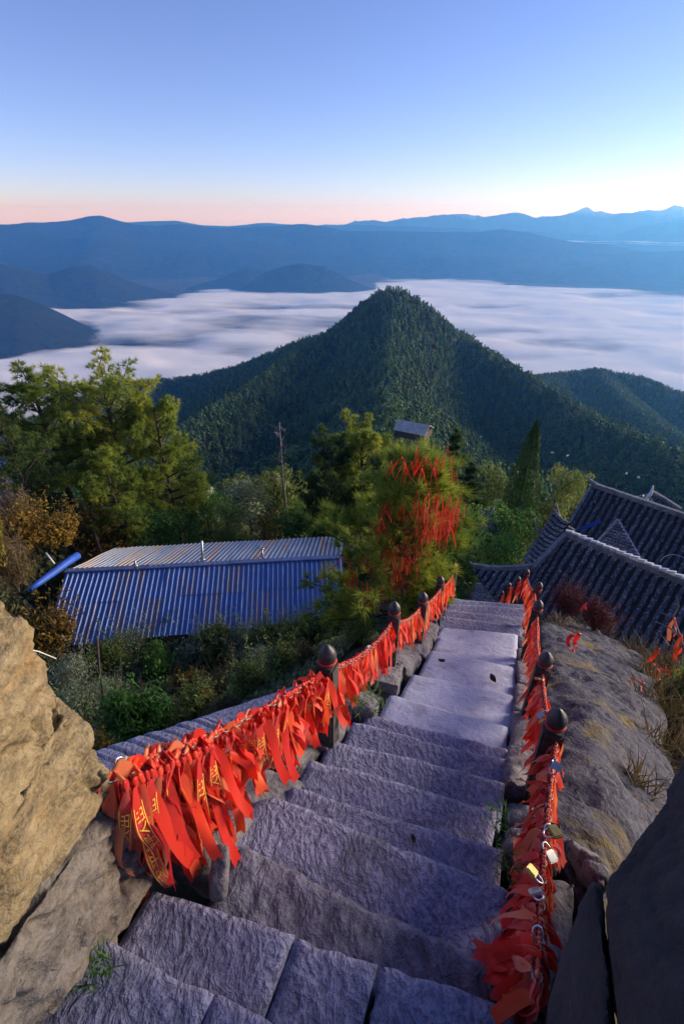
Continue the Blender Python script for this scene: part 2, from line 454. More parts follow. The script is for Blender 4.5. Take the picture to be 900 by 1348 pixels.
def snow_mat():
    m, n, l, b = new_mat('snow_and_rock')
    geo = n.new('ShaderNodeNewGeometry')
    sp = n.new('ShaderNodeSeparateXYZ'); l.new(geo.outputs['Position'], sp.inputs[0])
    a = _tex(n, l, 'noise', 0.0009, 6, 0.6, vec=geo.outputs['Position'])
    mul = n.new('ShaderNodeMath'); mul.operation = 'MULTIPLY_ADD'; mul.inputs[1].default_value = 600
    l.new(a.outputs[0], mul.inputs[0]); l.new(sp.outputs[2], mul.inputs[2])
    mr = n.new('ShaderNodeMapRange'); mr.inputs[1].default_value = 300; mr.inputs[2].default_value = 440
    l.new(mul.outputs[0], mr.inputs[0])
    l.new(mixc(n, l, mr.outputs[0], (0.05, 0.06, 0.07), (0.75, 0.76, 0.8)), b.inputs['Base Color'])
    b.inputs['Roughness'].default_value = 0.8
    return m
sky_range('snow_mountains', [(380, 300), (430, 296), (455, 292), (480, 290), (510, 289), (540, 287), (580, 283), (610, 282), (640, 283), (668, 281), (690, 279), (705, 283), (730, 284), (750, 280), (762, 276), (773, 271), (782, 277), (800, 281), (825, 281), (840, 278), (855, 275), (870, 277), (885, 269), (900, 273), (940, 270), (1000, 278), (1100, 290), (1250, 300)], 11400, 10700, 12300, snow_mat(), 0.2, 71, 1300, nd=90, jag=40)

# ------------------------------------------------------------------ valley fog
def fog_mat():
    m, n, l, b = new_mat('valley_fog')
    at = n.new('ShaderNodeAttribute'); at.attribute_name = 'tint'
    geo = n.new('ShaderNodeNewGeometry')
    s = _tex(n, l, 'noise', 0.0016, 7, 0.6, vec=geo.outputs['Position'], stretch=(0.5, 1.3, 1.0))
    mr = n.new('ShaderNodeMapRange'); mr.inputs[1].default_value = 0.36; mr.inputs[2].default_value = 0.62; mr.inputs[3].default_value = -0.3; mr.inputs[4].default_value = 0.35
    l.new(s.outputs[0], mr.inputs[0])
    ad = n.new('ShaderNodeMath'); ad.operation = 'ADD'; ad.use_clamp = True
    l.new(mr.outputs[0], ad.inputs[0]); l.new(at.outputs['Fac'], ad.inputs[1])
    df = n.new('ShaderNodeBsdfDiffuse'); df.inputs[0].default_value = (0.95, 0.95, 0.95, 1)
    tl = n.new('ShaderNodeBsdfTranslucent'); tl.inputs[0].default_value = (0.95, 0.95, 0.95, 1)
    m1 = n.new('ShaderNodeMixShader'); m1.inputs[0].default_value = 0.15; l.new(df.outputs[0], m1.inputs[1]); l.new(tl.outputs[0], m1.inputs[2])
    tr = n.new('ShaderNodeBsdfTransparent')
    m2 = n.new('ShaderNodeMixShader'); l.new(ad.outputs[0], m2.inputs[0]); l.new(tr.outputs[0], m2.inputs[1]); l.new(m1.outputs[0], m2.inputs[2])
    l.new(m2.outputs[0], n['Material Output'].inputs[0])
    return m
M_fog = fog_mat()
from mathutils.bvhtree import BVHTree
_bv = []
for o in list(COL.objects):
    if o.get('kind') == 'structure' and o.type == 'MESH':
        _bv.append(BVHTree.FromPolygons([v.co for v in o.data.vertices], [p.vertices for p in o.data.polygons]))
def land_z(x, y):
    best = -1000.0
    for b in _bv:
        h = b.ray_cast(Vector((x, y, 900)), Vector((0, 0, -1)))
        if h[0] is not None: best = max(best, h[0].z)
    return best
def fog_sheet(name, a0, a1, d0, d1, z, dens, seed, label=None, na=260, nr=150, amp=24):
    A, D = np.meshgrid(np.radians(np.linspace(a0, a1, na)), np.linspace(d0, d1, nr), indexing='ij')
    X, Y = np.sin(A) * D, np.cos(A) * D
    Z = z + amp * fbm(X / 500, Y / 260, 0, 4, seed)
    t = dens(np.degrees(A), D, X, Y)
    # the layer thins where it laps against the slopes
    LZ = np.array([land_z(a, b) for a, b in zip(X.ravel(), Y.ravel())]).reshape(X.shape)
    edge = fbm(X / 420, Y / 200, 0, 4, seed + 50)
    t = t - 1.5 * smooth(-75, 5, LZ - Z + 38 * edge)
    keep = (t > -0.5)
    F_ = grid_faces(na, nr)
    F_ = F_[keep.ravel()[F_].any(1)]
    # a real layer: a top and a soft underside 25 m lower
    top = np.stack([X, Y, Z], -1).reshape(-1, 3)
    n0 = len(top)
    bot = top - np.array([0, 0, 25.0])
    V = np.vstack([top, bot]); FF = np.vstack([F_[:, ::-1], F_ + n0])
    me = np_mesh(name, V, FF, True, np.concatenate([t.ravel(), t.ravel()]))
    return tag(link(name, me, M_fog), kind='stuff')
def dens_main(a, D, X, Y):
    n1 = fbm(X / 1500, Y / 700, 0, 5, 91)
    far = 5100 + 350 * n1 + 500 * smooth(2, 12, a) + 600 * smooth(-6, -18, a) * -1 - 400 * smooth(14, 32, a)
    t = 1.25 + 0.4 * n1 - 2.4 * smooth(far - 900, far + 250, D)
    left = smooth(-20.5, -27, a + 3.0 * n1)
    t = t - 0.45 * left * (0.0 + 1.0 * smooth(-0.15, 0.35, fbm(X / 700, Y / 300, 0, 4, 97)))
    t = t - 0.5 * smooth(0.25, 0.6, fbm(X / 1600, Y / 330, 0, 4, 101)) * smooth(2600, 3800, D)
    return t
fog_sheet('fog', -60, 60, 900, 6200, -500, dens_main, 3)
fog_sheet('fog', 20, 40, 8850, 9750, -320, lambda a, D, X, Y: 1.1 - 2.2 * np.abs((D - 9300) / 450) + 0.4 * fbm(X / 900, Y / 500, 0, 3, 7), 5, na=60, nr=30)

# ------------------------------------------------------------------ air
def haze_box():
    m = bpy.data.materials.new('haze_air'); m.use_nodes = True
    n, l = m.node_tree.nodes, m.node_tree.links
    n.remove(n['Principled BSDF'])
    v = n.new('ShaderNodeVolumePrincipled')
    v.inputs['Color'].default_value = (0.12, 0.42, 1.0, 1)
    v.inputs['Absorption Color'].default_value = (1, 1, 1, 1)      # thin air scatters, it does not soak up
    v.inputs['Density'].default_value = HAZE
    v.inputs['Anisotropy'].default_value = 0.55
    l.new(v.outputs[0], n['Material Output'].inputs['Volume'])
    b = MB(); b.box((0, 5400, (-700 + 200) / 2), (30000, 15000, 700 + 200))
    o = link('haze', b.mesh('haze'), m)
    return tag(o, kind='stuff')
HAZE = 1.4e-4
haze_box()
# ------------------------------------------------------------------ stone materials
def stone_mat(name, c_dark, c_mid, c_light, groove=0.5, gscale=1.0, patch=None, rough=0.85, rot=0.0):
    """hewn stone: chisel grooves run down the stair, grain and blotches over them"""
    m, n, l, b = new_mat(name)
    big = _tex(n, l, 'noise', 2.2, 6, 0.6)
    mid = _tex(n, l, 'noise', 14, 6, 0.65)
    fin = _tex(n, l, 'noise', 110, 4, 0.7)
    wv = _tex(n, l, 'noise', 7.0, 2, 0.5)
    tc = n.new('ShaderNodeTexCoord'); va = n.new('ShaderNodeVectorMath'); va.operation = 'MULTIPLY_ADD'
    va.inputs[1].default_value = (0.10, 0.10, 0.10); l.new(wv.outputs['Color'], va.inputs[0]); l.new(tc.outputs['Object'], va.inputs[2])
    gr = _tex(n, l, 'noise', 1.0, 3, 0.55, vec=va.outputs[0], stretch=(46 * gscale, 27 * gscale, 34, HD + rot))
    r = ramp(n, l, mid.outputs[0], [(0.28, c_dark), (0.5, c_mid), (0.74, c_light)])
    c = mixc(n, l, 0.55, r.outputs[0], ramp(n, l, big.outputs[0], [(0.35, c_dark), (0.65, c_light)]).outputs[0])
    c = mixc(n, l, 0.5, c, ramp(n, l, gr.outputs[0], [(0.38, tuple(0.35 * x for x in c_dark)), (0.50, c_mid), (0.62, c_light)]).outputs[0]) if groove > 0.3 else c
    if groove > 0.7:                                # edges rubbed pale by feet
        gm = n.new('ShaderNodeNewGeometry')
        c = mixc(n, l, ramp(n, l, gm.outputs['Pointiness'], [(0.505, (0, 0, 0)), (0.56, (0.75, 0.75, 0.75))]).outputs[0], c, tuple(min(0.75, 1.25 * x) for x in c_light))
    c = mixc(n, l, 0.35, c, ramp(n, l, fin.outputs[0], [(0.3, tuple(0.55 * x for x in c_dark)), (0.7, c_light)]).outputs[0])
    if patch:
        pt = _tex(n, l, 'noise', patch[3], 6, 0.65)
        f = ramp(n, l, pt.outputs[0], [(patch[1], (0, 0, 0)), (patch[2], (1, 1, 1))])
        c = mixc(n, l, f.outputs[0], c, patch[0])
    l.new(c, b.inputs['Base Color'])
    b.inputs['Roughness'].default_value = rough; b.inputs['Specular IOR Level'].default_value = 0.35
    bump(n, l, b, (mid.outputs[0], 0.6, 0.03), (gr.outputs[0], groove, 0.03), (fin.outputs[0], 0.5, 0.006))
    return m
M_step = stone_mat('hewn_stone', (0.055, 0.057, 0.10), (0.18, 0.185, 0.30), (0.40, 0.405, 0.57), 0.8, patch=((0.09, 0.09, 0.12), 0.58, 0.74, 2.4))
M_rubble = stone_mat('broken_stone', (0.06, 0.058, 0.075), (0.15, 0.147, 0.19), (0.30, 0.295, 0.37), 0.9, 0.5)
M_cement = stone_mat('smooth_cement', (0.32, 0.345, 0.48), (0.40, 0.43, 0.60), (0.47, 0.50, 0.66), 0.12, 0.6, patch=((0.20, 0.21, 0.28), 0.52, 0.72, 3.2))
M_kerb = stone_mat('kerb_rock', (0.07, 0.068, 0.075), (0.14, 0.135, 0.15), (0.27, 0.26, 0.285), 0.5, 0.5, ((0.05, 0.06, 0.025), 0.58, 0.72, 3.0))
M_dome = stone_mat('weathered_rock', (0.018, 0.018, 0.025), (0.042, 0.043, 0.06), (0.12, 0.122, 0.16), 0.6, 0.8, ((0.13, 0.095, 0.022), 0.56, 0.66, 1.5))
M_tan = stone_mat('tan_rock', (0.07, 0.05, 0.024), (0.19, 0.14, 0.064), (0.37, 0.30, 0.17), 0.4, 0.6, ((0.26, 0.17, 0.07), 0.55, 0.72, 5.0), rot=0.9)
M_tangrey = stone_mat('grey_tan_rock', (0.06, 0.052, 0.04), (0.145, 0.125, 0.10), (0.27, 0.245, 0.21), 0.4, 0.6, ((0.30, 0.20, 0.08), 0.60, 0.75, 3.0), rot=0.9)
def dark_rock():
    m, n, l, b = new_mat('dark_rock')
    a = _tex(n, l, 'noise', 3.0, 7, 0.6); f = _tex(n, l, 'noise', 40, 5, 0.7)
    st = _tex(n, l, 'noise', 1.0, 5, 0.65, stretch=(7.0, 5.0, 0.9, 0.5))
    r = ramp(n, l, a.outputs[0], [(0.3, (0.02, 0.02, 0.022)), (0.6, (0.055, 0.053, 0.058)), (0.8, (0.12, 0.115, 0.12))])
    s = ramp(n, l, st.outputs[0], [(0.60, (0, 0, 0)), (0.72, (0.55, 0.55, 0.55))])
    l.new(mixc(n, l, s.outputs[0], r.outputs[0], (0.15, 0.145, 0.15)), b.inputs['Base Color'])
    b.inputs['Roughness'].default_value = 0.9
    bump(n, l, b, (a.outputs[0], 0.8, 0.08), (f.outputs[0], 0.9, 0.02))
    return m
M_dark = dark_rock()
M_post = plain('dark_carved_stone', (0.045, 0.042, 0.04), 0.75, var=0.6, scale=22, bmp=0.5)
M_knob = plain('dark_knob_stone', (0.035, 0.037, 0.04), 0.45, var=0.4, scale=30, bmp=0.3)

# ------------------------------------------------------------------ stairway
def wpart(name, me, mat, root, label=None):
    """a part whose mesh is in place coordinates, under a root that only has a location"""
    o = link(name, me, mat, root)
    o.location = -Vector(root.location)
    if label: o['label'] = label
    return o
def slab_mesh(name, w0, w1, front, back, zf, zb, thick, seed, rad=0.011, amp=0.007, step=0.022, edge=0.026, dip=0.0):
    """front/back: functions of w giving the distance down the stair"""
    nu = max(4, int((w1 - w0) / step)); ww = np.linspace(w0, w1, nu)
    fa = np.array([front(w) for w in ww]) + edge * 0.75 * fbm(ww * 3.2, seed * 3.1, 0, 4, seed, 0.45) - edge * 0.9 * np.clip(fbm(ww * 13, seed * 1.3, 3.0, 2, seed + 77) - 0.25, 0, 1) 
    ba = np.array([back(w) for w in ww])
    nv = max(5, int((fa - ba).max() / step))
    t = np.linspace(0, 1, nv)
    AA = ba[:, None] + (fa - ba)[:, None] * t[None]
    WW = np.repeat(ww[:, None], nv, 1) 
    endj = edge * 0.45 * fbm(AA * 6, seed * 1.7, 1.0, 3, seed + 5)
    WW = WW + endj * (np.linspace(-1, 1, nu)[:, None] ** 6) 
    Zt = zb + (zf - zb) * t[None] + 0 * WW
    rr_ = rad * (1 + 0.5 * fbm(WW * 9, AA * 9, 0, 2, seed + 2))
    for d in (fa[:, None] - AA, WW - w0, w1 - WW):
        q = np.clip(d / rr_, 0, 1); Zt = Zt - rr_ * (1 - np.sqrt(1 - (1 - q) ** 2)) * 0.85
    gro = fbm(WW * 22 + 2 * fbm(WW * 5, AA * 5, 0, 2, seed), AA * 11, 0, 3, seed + 9)
    Zt = Zt + amp * (fbm(WW * 4, AA * 4, 0, 3, seed + 1) * 1.3 + 0.55 * gro) - dip * np.exp(-((WW - (w0 + w1) / 2) / 0.3) ** 2)
    top = AA[..., None] * AL + WW[..., None] * WD; top[..., 2] = Zt
    top = top.reshape(-1, 3)
    Fq = grid_faces(nu, nv)
    i = np.arange(nu)[:, None] * nv + np.arange(nv)[None]
    ring = np.concatenate([i[:, 0], i[-1, 1:], i[-2::-1, -1], i[0, -2:0:-1]])
    low = top[ring].copy(); low[:, 2] -= thick
    midr = top[ring].copy(); midr[:, 2] -= thick * 0.45
    jj = 0.012 * noise3(midr[:, 0] * 14, midr[:, 1] * 14, midr[:, 2] * 14, seed + 4)
    midr[:, :2] += jj[:, None]
    n0 = len(top); k = len(ring); nx = (np.arange(k) + 1) % k
    s1 = np.stack([ring, ring[nx], n0 + nx, n0 + np.arange(k)], 1)
    s2 = np.stack([n0 + np.arange(k), n0 + nx, n0 + k + nx, n0 + k + np.arange(k)], 1)
    return np_mesh(name, np.vstack([top, midr, low]), np.vstack([Fq[:, ::-1], s1, s2]), True)
def lin(*p):
    xs, ys = [q[0] for q in p], [q[1] for q in p]
    return lambda w: float(np.interp(w, xs, ys))
root_stair = empty('stone_stairway', tuple(sw(0, 0, -2.2)), label='long hewn stone stairway running downhill between two red ribbon rails', cat='stairway')
fA0 = lin((-1, 0.0), (0.6, 0.05)); fA = lin((-0.95, 0.275), (-0.4, 0.305), (0.6, 0.36))
fB = lin((-0.95, 0.46), (-0.7, 0.51), (-0.39, 0.55), (-0.1, 0.585), (0.3, 0.65))
fR = lin((-0.8, 0.80), (-0.3, 0.80), (0.3, 0.80)); fC = lin((-0.9, 0.97), (-0.78, 1.06), (-0.4, 1.075), (-0.09, 1.09), (0.32, 1.105))
fD = lin((-0.75, 1.19), (-0.39, 1.23), (-0.17, 1.245), (0.28, 1.295)); fE = lin((-0.78, 1.44), (-0.5, 1.49), (0.25, 1.56))
fF = lin((-0.76, 1.69), (-0.26, 1.76), (0.29, 1.83)); fG = lin((-0.7, 1.97), (-0.14, 2.0), (0.3, 2.09)); fH = lin((-0.66, 2.12), (0.3, 2.23))
def gap(f, g): return lambda w: f(w) - g
def step(w0, w1, f, b, z, zb=None, mat=None, name='step', thick=0.3, **k):
    global _sd
    _sd += 1
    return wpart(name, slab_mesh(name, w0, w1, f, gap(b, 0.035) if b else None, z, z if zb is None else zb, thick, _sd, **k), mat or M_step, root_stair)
_sd = 100
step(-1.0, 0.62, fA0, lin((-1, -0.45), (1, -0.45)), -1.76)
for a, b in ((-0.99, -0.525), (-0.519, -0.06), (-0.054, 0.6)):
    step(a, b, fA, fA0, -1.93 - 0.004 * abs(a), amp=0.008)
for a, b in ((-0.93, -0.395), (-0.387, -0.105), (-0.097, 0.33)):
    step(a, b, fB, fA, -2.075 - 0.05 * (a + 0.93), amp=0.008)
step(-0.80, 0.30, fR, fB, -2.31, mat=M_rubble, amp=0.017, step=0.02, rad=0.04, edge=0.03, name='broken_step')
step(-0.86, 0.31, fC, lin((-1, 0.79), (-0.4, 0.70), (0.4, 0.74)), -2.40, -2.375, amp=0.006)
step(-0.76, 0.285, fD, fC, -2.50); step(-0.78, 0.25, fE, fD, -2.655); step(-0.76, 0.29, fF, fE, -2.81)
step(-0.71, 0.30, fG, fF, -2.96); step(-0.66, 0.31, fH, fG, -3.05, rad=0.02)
# the smooth cement treads, each sloping with the hill
fI = lin((-0.6, 2.51), (0.3, 2.565)); fJ = lin((-0.5, 3.09), (0.35, 3.2)); fK = lin((-0.5, 3.88), (0.4, 3.97)); fK2 = lin((-0.5, 4.42), (0.4, 4.55)); fL = lin((-0.55, 4.95), (0.42, 5.2))
zz = -3.05
for k, (f, b, w0, w1, zf, drop) in enumerate([(fI, fH, -0.60, 0.31, -3.27, 0.09), (fJ, fI, -0.54, 0.36, -3.635, 0.07), (fK, fJ, -0.50, 0.39, -4.10, 0.06), (fK2, fK, -0.50, 0.41, -4.42, 0.04), (fL, fK2, -0.54, 0.43, -4.76, 0.03)]):
    step(w0, w1, f, b, zf, zz - drop, M_cement, 'cement_tread', step=0.04, amp=0.004, rad=0.018, edge=0.012)
    zz = zf
fp = fL
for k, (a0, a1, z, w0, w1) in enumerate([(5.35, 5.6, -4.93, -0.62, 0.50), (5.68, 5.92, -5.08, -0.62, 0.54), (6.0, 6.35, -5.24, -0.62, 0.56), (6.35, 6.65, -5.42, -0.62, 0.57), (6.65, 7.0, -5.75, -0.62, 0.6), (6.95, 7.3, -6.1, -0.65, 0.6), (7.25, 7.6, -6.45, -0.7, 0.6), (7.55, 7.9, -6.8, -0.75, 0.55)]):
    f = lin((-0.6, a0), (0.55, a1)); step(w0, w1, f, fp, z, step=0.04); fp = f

def unit3(v): return v / np.linalg.norm(v, axis=-1, keepdims=True)
def rock_mesh(name, pts, voxel, amps, seed, sm=True, sub=0.0, crack=None):
    """a rock: the hull of its corner points, remeshed finely, then broken up with noise"""
    bm = bmesh.new()
    for p in pts: bm.verts.new(p)
    r = bmesh.ops.convex_hull(bm, input=bm.verts[:])
    bmesh.ops.delete(bm, geom=[g for g in set(r['geom_interior'] + r['geom_unused']) if isinstance(g, bmesh.types.BMVert)], context='VERTS')
    bmesh.ops.triangulate(bm, faces=bm.faces[:])
    me = bm_mesh('tmp', bm)
    o = bpy.data.objects.new('tmp', me); COL.objects.link(o)
    md = o.modifiers.new('r', 'REMESH'); md.mode = 'VOXEL'; md.voxel_size = voxel; md.use_smooth_shade = True
    if sub:
        s = o.modifiers.new('s', 'SMOOTH'); s.factor = 0.5; s.iterations = int(sub)
    dg = bpy.context.evaluated_depsgraph_get()
    m2 = bpy.data.meshes.new_from_object(o.evaluated_get(dg))
    bpy.data.objects.remove(o); bpy.data.meshes.remove(me)
    n = len(m2.vertices)
    co = np.empty(n * 3); nr = np.empty(n * 3)
    m2.vertices.foreach_get('co', co); m2.vertices.foreach_get('normal', nr)
    co = co.reshape(-1, 3); nr = nr.reshape(-1, 3)
    d = np.zeros(n)
    for k, (amp, freq) in enumerate(amps):
        q = co * freq
        if k % 2 == 0: d += amp * fbm(q[:, 0], q[:, 1], q[:, 2], 4, seed + k)
        else: d -= amp * np.clip(ridged(q[:, 0], q[:, 1], q[:, 2], 3, seed + k), 0, 1) ** 2
    if crack:
        sd_ = unit3(np.random.default_rng(seed).normal(size=(3, 3)))
        for q in sd_:
            pl = (co @ q) * crack[1] + 1.2 * fbm(co[:, 0] * 2.2, co[:, 1] * 2.2, co[:, 2] * 2.2, 2, seed + 31)
            fr_ = np.abs(pl - np.round(pl))
            d -= crack[0] * np.exp(-(fr_ / 0.024) ** 2) - crack[0] * 0.5 * (np.mod(np.round(pl), 2) - 0.5)
    co = co + nr * d[:, None]
    m2.vertices.foreach_set('co', co.ravel().astype(np.float32)); m2.update()
    m2.polygons.foreach_set('use_smooth', [sm] * len(m2.polygons))
    m2.name = name
    return m2
def block_pts(al0, al1, w0, w1, zt0, zt1, h, j, seed):
    rg = np.random.default_rng(seed)
    P = []
    for a, z in ((al0, zt0), (al1, zt1)):
        for w in (w0, w1):
            for dz in (0, -h):
                P.append(sw(a, w, z + dz) + rg.normal(0, j, 3))
    P.append(sw((al0 + al1) / 2, (w0 + w1) / 2, (zt0 + zt1) / 2 + 0.03))
    return P
def kerb(al0, al1, w0, w1, dz, h=0.4, j=0.02, seed=1, mat=None, vox=0.022, amps=((0.02, 4), (0.012, 9))):
    return wpart('kerb_stone', rock_mesh('kerb_stone', block_pts(al0, al1, w0, w1, plane_z(al0, 0) + dz, plane_z(al1, 0) + dz, h, j, seed), vox, amps, seed, sub=3), mat or M_kerb, root_stair)
for k, (a, b) in enumerate([(2.28, 2.86), (2.88, 3.5), (3.53, 4.15), (4.18, 4.75), (4.78, 5.3)]):
    kerb(a, b, 0.335 + 0.03 * k, 0.56 + 0.03 * k, 0.05, 0.5, 0.012, 40 + k, M_kerb, amps=((0.008, 5), (0.006, 12)))
for k, (a, b, w0, w1, dz) in enumerate([(0.35, 0.72, 0.36, 0.66, -0.02), (0.75, 1.0, 0.33, 0.62, -0.06), (1.0, 1.28, 0.34, 0.56, -0.05), (1.3, 1.62, 0.31, 0.5, -0.03), (1.62, 1.85, 0.33, 0.55, -0.06), (1.86, 2.25, 0.33, 0.52, 0.0)]):
    kerb(a, b, w0, w1, dz, 0.35, 0.035, 60 + k, amps=((0.04, 5), (0.02, 10)))
for k, (a, b, w0, w1, dz) in enumerate([(2.1, 2.55, -0.95, -0.62, -0.02), (2.5, 3.05, -0.95, -0.56, 0.06), (3.05, 3.6, -0.92, -0.53, 0.05), (3.62, 4.2, -0.92, -0.52, 0.03), (4.22, 4.9, -0.9, -0.53, 0.02), (4.95, 5.6, -0.9, -0.62, 0.06), (5.6, 6.3, -0.92, -0.64, 0.22), (6.3, 6.9, -0.95, -0.64, 0.3)]):
    kerb(a, b, w0, w1, dz, 0.45, 0.035, 80 + k, amps=((0.045, 4), (0.02, 9)))
for k, (a, b, w0, w1, dz) in enumerate([(0.98, 1.3, -1.05, -0.76, -0.10), (1.3, 1.62, -1.05, -0.80, -0.06), (1.62, 2.1, -0.98, -0.74, -0.06), (0.62, 0.97, -1.02, -0.82, -0.08)]):
    kerb(a, b, w0, w1, dz, 0.35, 0.03, 95 + k, amps=((0.03, 5), (0.02, 9)))
# narrow upright stone wedged beside the broken step, as in the photo
wpart('kerb_stone', rock_mesh('kerb_stone', [ray(u, v) * s for u, v, s in [(284, 1106, 1.83), (302, 1110, 1.82), (296, 1140, 1.8), (298, 1185, 1.76), (274, 1186, 1.75), (276, 1150, 1.78), (280, 1186, 2.0), (300, 1150, 2.0)]], 0.012, ((0.012, 9), (0.008, 20)), 131, sub=2), M_kerb, root_stair, 'narrow pale stone wedged upright beside the broken step')

# sloping stone ledge outside the left rail
root_led = empty('stone_ledge', tuple(sw(1.4, -1.3, -2.9)), label='sloping purple grey stone ledge below the left ribbon rail', cat='ledge')
def ledge_piece(al0, al1, wa0, wa1, mat, seed, rib):
    nu, nv = 60, 40
    a = np.linspace(al0, al1, nu)[:, None]; t = np.linspace(0, 1, nv)[None]
    wo = wa0 + (wa1 - wa0) * (a - al0) / (al1 - al0) + 0.02 * fbm(a * 5, 0, 0, 2, seed)
    W = wo + (-0.93 - wo) * t; A = a + 0 * t
    Zt = -1.95 - 0.6 * A + 0.012 * fbm(A * 6, W * 6, 0, 3, seed) - 0.06 * np.exp(-t / 0.05) * 1.0
    if rib: Zt = Zt - 0.018 * (np.abs(((A * 11) % 1) - 0.5) < 0.12) 
    P = A[..., None] * AL + W[..., None] * WD; P[..., 2] = Zt
    P = P.reshape(-1, 3); n0 = len(P)
    i = np.arange(nu)[:, None] * nv + np.arange(nv)[None]
    ring = np.concatenate([i[:, 0], i[-1, 1:], i[-2::-1, -1], i[0, -2:0:-1]])
    low = P[ring] - np.array([0, 0, 0.5]); k = len(ring); nx = (np.arange(k) + 1) % k
    return wpart('ledge_slab', np_mesh('ledge_slab', np.vstack([P, low]), np.vstack([grid_faces(nu, nv)[:, ::-1], np.stack([ring, ring[nx], n0 + nx, n0 + np.arange(k)], 1)]), True), mat, root_led)
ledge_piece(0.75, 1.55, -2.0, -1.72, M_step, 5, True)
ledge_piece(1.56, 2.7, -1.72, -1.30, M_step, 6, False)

# ------------------------------------------------------------------ boulders
def boulder(name, pts, vox, amps, seed, mat, label, cat='boulder', sub=2, crack=(0.034, 2.4)):
    P = [np.asarray(p, float) for p in pts]
    c = np.mean(P, axis=0)
    me = rock_mesh(name, P, vox, amps, seed, sub=sub, crack=crack)
    me.transform(Matrix.Translation(-Vector(c)))
    return tag(link(name, me, mat, None, tuple(c)), label, cat)
def D(*pts): return [ond(u, v, d) for u, v, d in pts]
def S(*pts): return [ray(u, v) * s for u, v, s in pts]
boulder('boulder', D((0, 783, 1.16), (33, 828, 1.14), (60, 880, 1.11), (76, 925, 1.08), (80, 932, 1.06), (30, 1040, 0.93), (0, 1130, 0.86), (-100, 1100, 0.8), (-200, 850, 1.0), (70, 1010, 1.0)) +
        [(-1.9, 1.5, -0.4), (-1.9, 1.7, -1.7), (-1.5, 1.4, -1.8), (-1.9, 0.5, -0.5), (-1.8, 0.2, -1.4), (-1.2, 1.0, -0.45)],
        0.012, ((0.025, 5), (0.045, 4), (0.018, 18), (0.014, 30)), 201, M_tan, 'large sunlit tan boulder at the left edge of the stair top')
boulder('boulder', D((86, 934, 1.10), (102, 952, 1.08), (123, 986, 1.06), (140, 1010, 1.04), (150, 1032, 1.04), (143, 1057, 1.03), (118, 1080, 1.02), (100, 1110, 0.99), (60, 1175, 0.93), (0, 1255, 0.86), (-60, 1250, 0.8), (0, 1100, 0.9), (60, 1000, 1.02)) +
        [(-1.5, 1.4, -1.4), (-1.35, 1.2, -1.9), (-1.6, 0.3, -1.7), (-1.6, 0.3, -1.2)],
        0.012, ((0.02, 6), (0.04, 5), (0.016, 20), (0.013, 32)), 221, M_tan, 'tan boulder with a blunt nose beside the first red ribbons')
boulder('rock_slab', D((122, 1092, 1.04), (166, 1060, 1.12), (190, 1105, 1.10), (203, 1165, 1.07), (150, 1215, 1.03), (108, 1240, 1.0), (55, 1335, 0.95), (20, 1400, 0.9), (-80, 1380, 0.8), (0, 1275, 0.88), (60, 1190, 0.95), (70, 1250, 0.95)) +
        [(-1.5, 1.4, -1.8), (-1.2, 1.3, -2.5), (-1.6, 0.3, -2.4), (-0.95, 0.7, -2.4), (-1.6, 0.2, -1.6)],
        0.012, ((0.03, 6), (0.04, 6), (0.015, 22), (0.010, 34)), 241, M_tangrey, 'grey tan rock slab sloping down to the first two steps', 'rock')
boulder('rock_slab', D((168, 1168, 1.12), (200, 1152, 1.14), (206, 1170, 1.12), (200, 1195, 1.09), (172, 1238, 1.05), (150, 1242, 1.04), (122, 1240, 1.03), (140, 1215, 1.06)) + [(-0.98, 0.85, -2.3), (-0.85, 0.8, -2.4), (-0.9, 0.6, -2.3), (-0.78, 0.78, -2.3)],
        0.011, ((0.012, 9), (0.015, 12), (0.005, 30)), 251, M_kerb, 'small pale grey rock smeared with mortar at the end of the second step', 'rock')
boulder('boulder', S((912, 975, 1.45), (890, 1012, 1.42), (868, 1045, 1.39), (850, 1075, 1.36), (822, 1122, 1.32), (799, 1163, 1.28), (796, 1200, 1.22), (810, 1290, 1.10), (815, 1400, 1.0), (960, 1400, 0.8), (1100, 1200, 0.85), (1150, 960, 1.2), (1000, 900, 1.6)) +
        [(2.2, 1.3, -1.4), (1.6, 1.1, -3.0), (1.3, 0.9, -3.0), (1.0, -0.3, -2.5), (1.9, -0.3, -1.8)],
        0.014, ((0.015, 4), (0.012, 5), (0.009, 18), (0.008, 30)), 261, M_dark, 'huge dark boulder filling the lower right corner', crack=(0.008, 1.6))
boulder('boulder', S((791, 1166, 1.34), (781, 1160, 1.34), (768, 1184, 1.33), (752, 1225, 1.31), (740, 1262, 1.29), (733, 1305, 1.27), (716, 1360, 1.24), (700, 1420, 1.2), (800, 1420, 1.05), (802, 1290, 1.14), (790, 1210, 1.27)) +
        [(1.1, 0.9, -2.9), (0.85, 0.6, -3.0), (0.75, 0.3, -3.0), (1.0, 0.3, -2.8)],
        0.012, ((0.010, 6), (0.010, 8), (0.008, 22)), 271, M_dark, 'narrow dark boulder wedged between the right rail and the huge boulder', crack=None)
dome = [(712, 818, 1.82), (745, 808, 1.92), (790, 830, 1.96), (850, 868, 1.98), (866, 915, 1.95), (872, 965, 1.93), (885, 1015, 1.95), (905, 1070, 2.0), (702, 1060, 1.86), (738, 1130, 1.86), (765, 1210, 1.9), (702, 950, 1.82), (706, 880, 1.82), (780, 965, 1.68), (795, 900, 1.72), (760, 862, 1.74), (800, 1060, 1.78), (830, 940, 1.76), (825, 880, 1.80)]
dp = [onst(u, v, H) for u, v, H in dome]
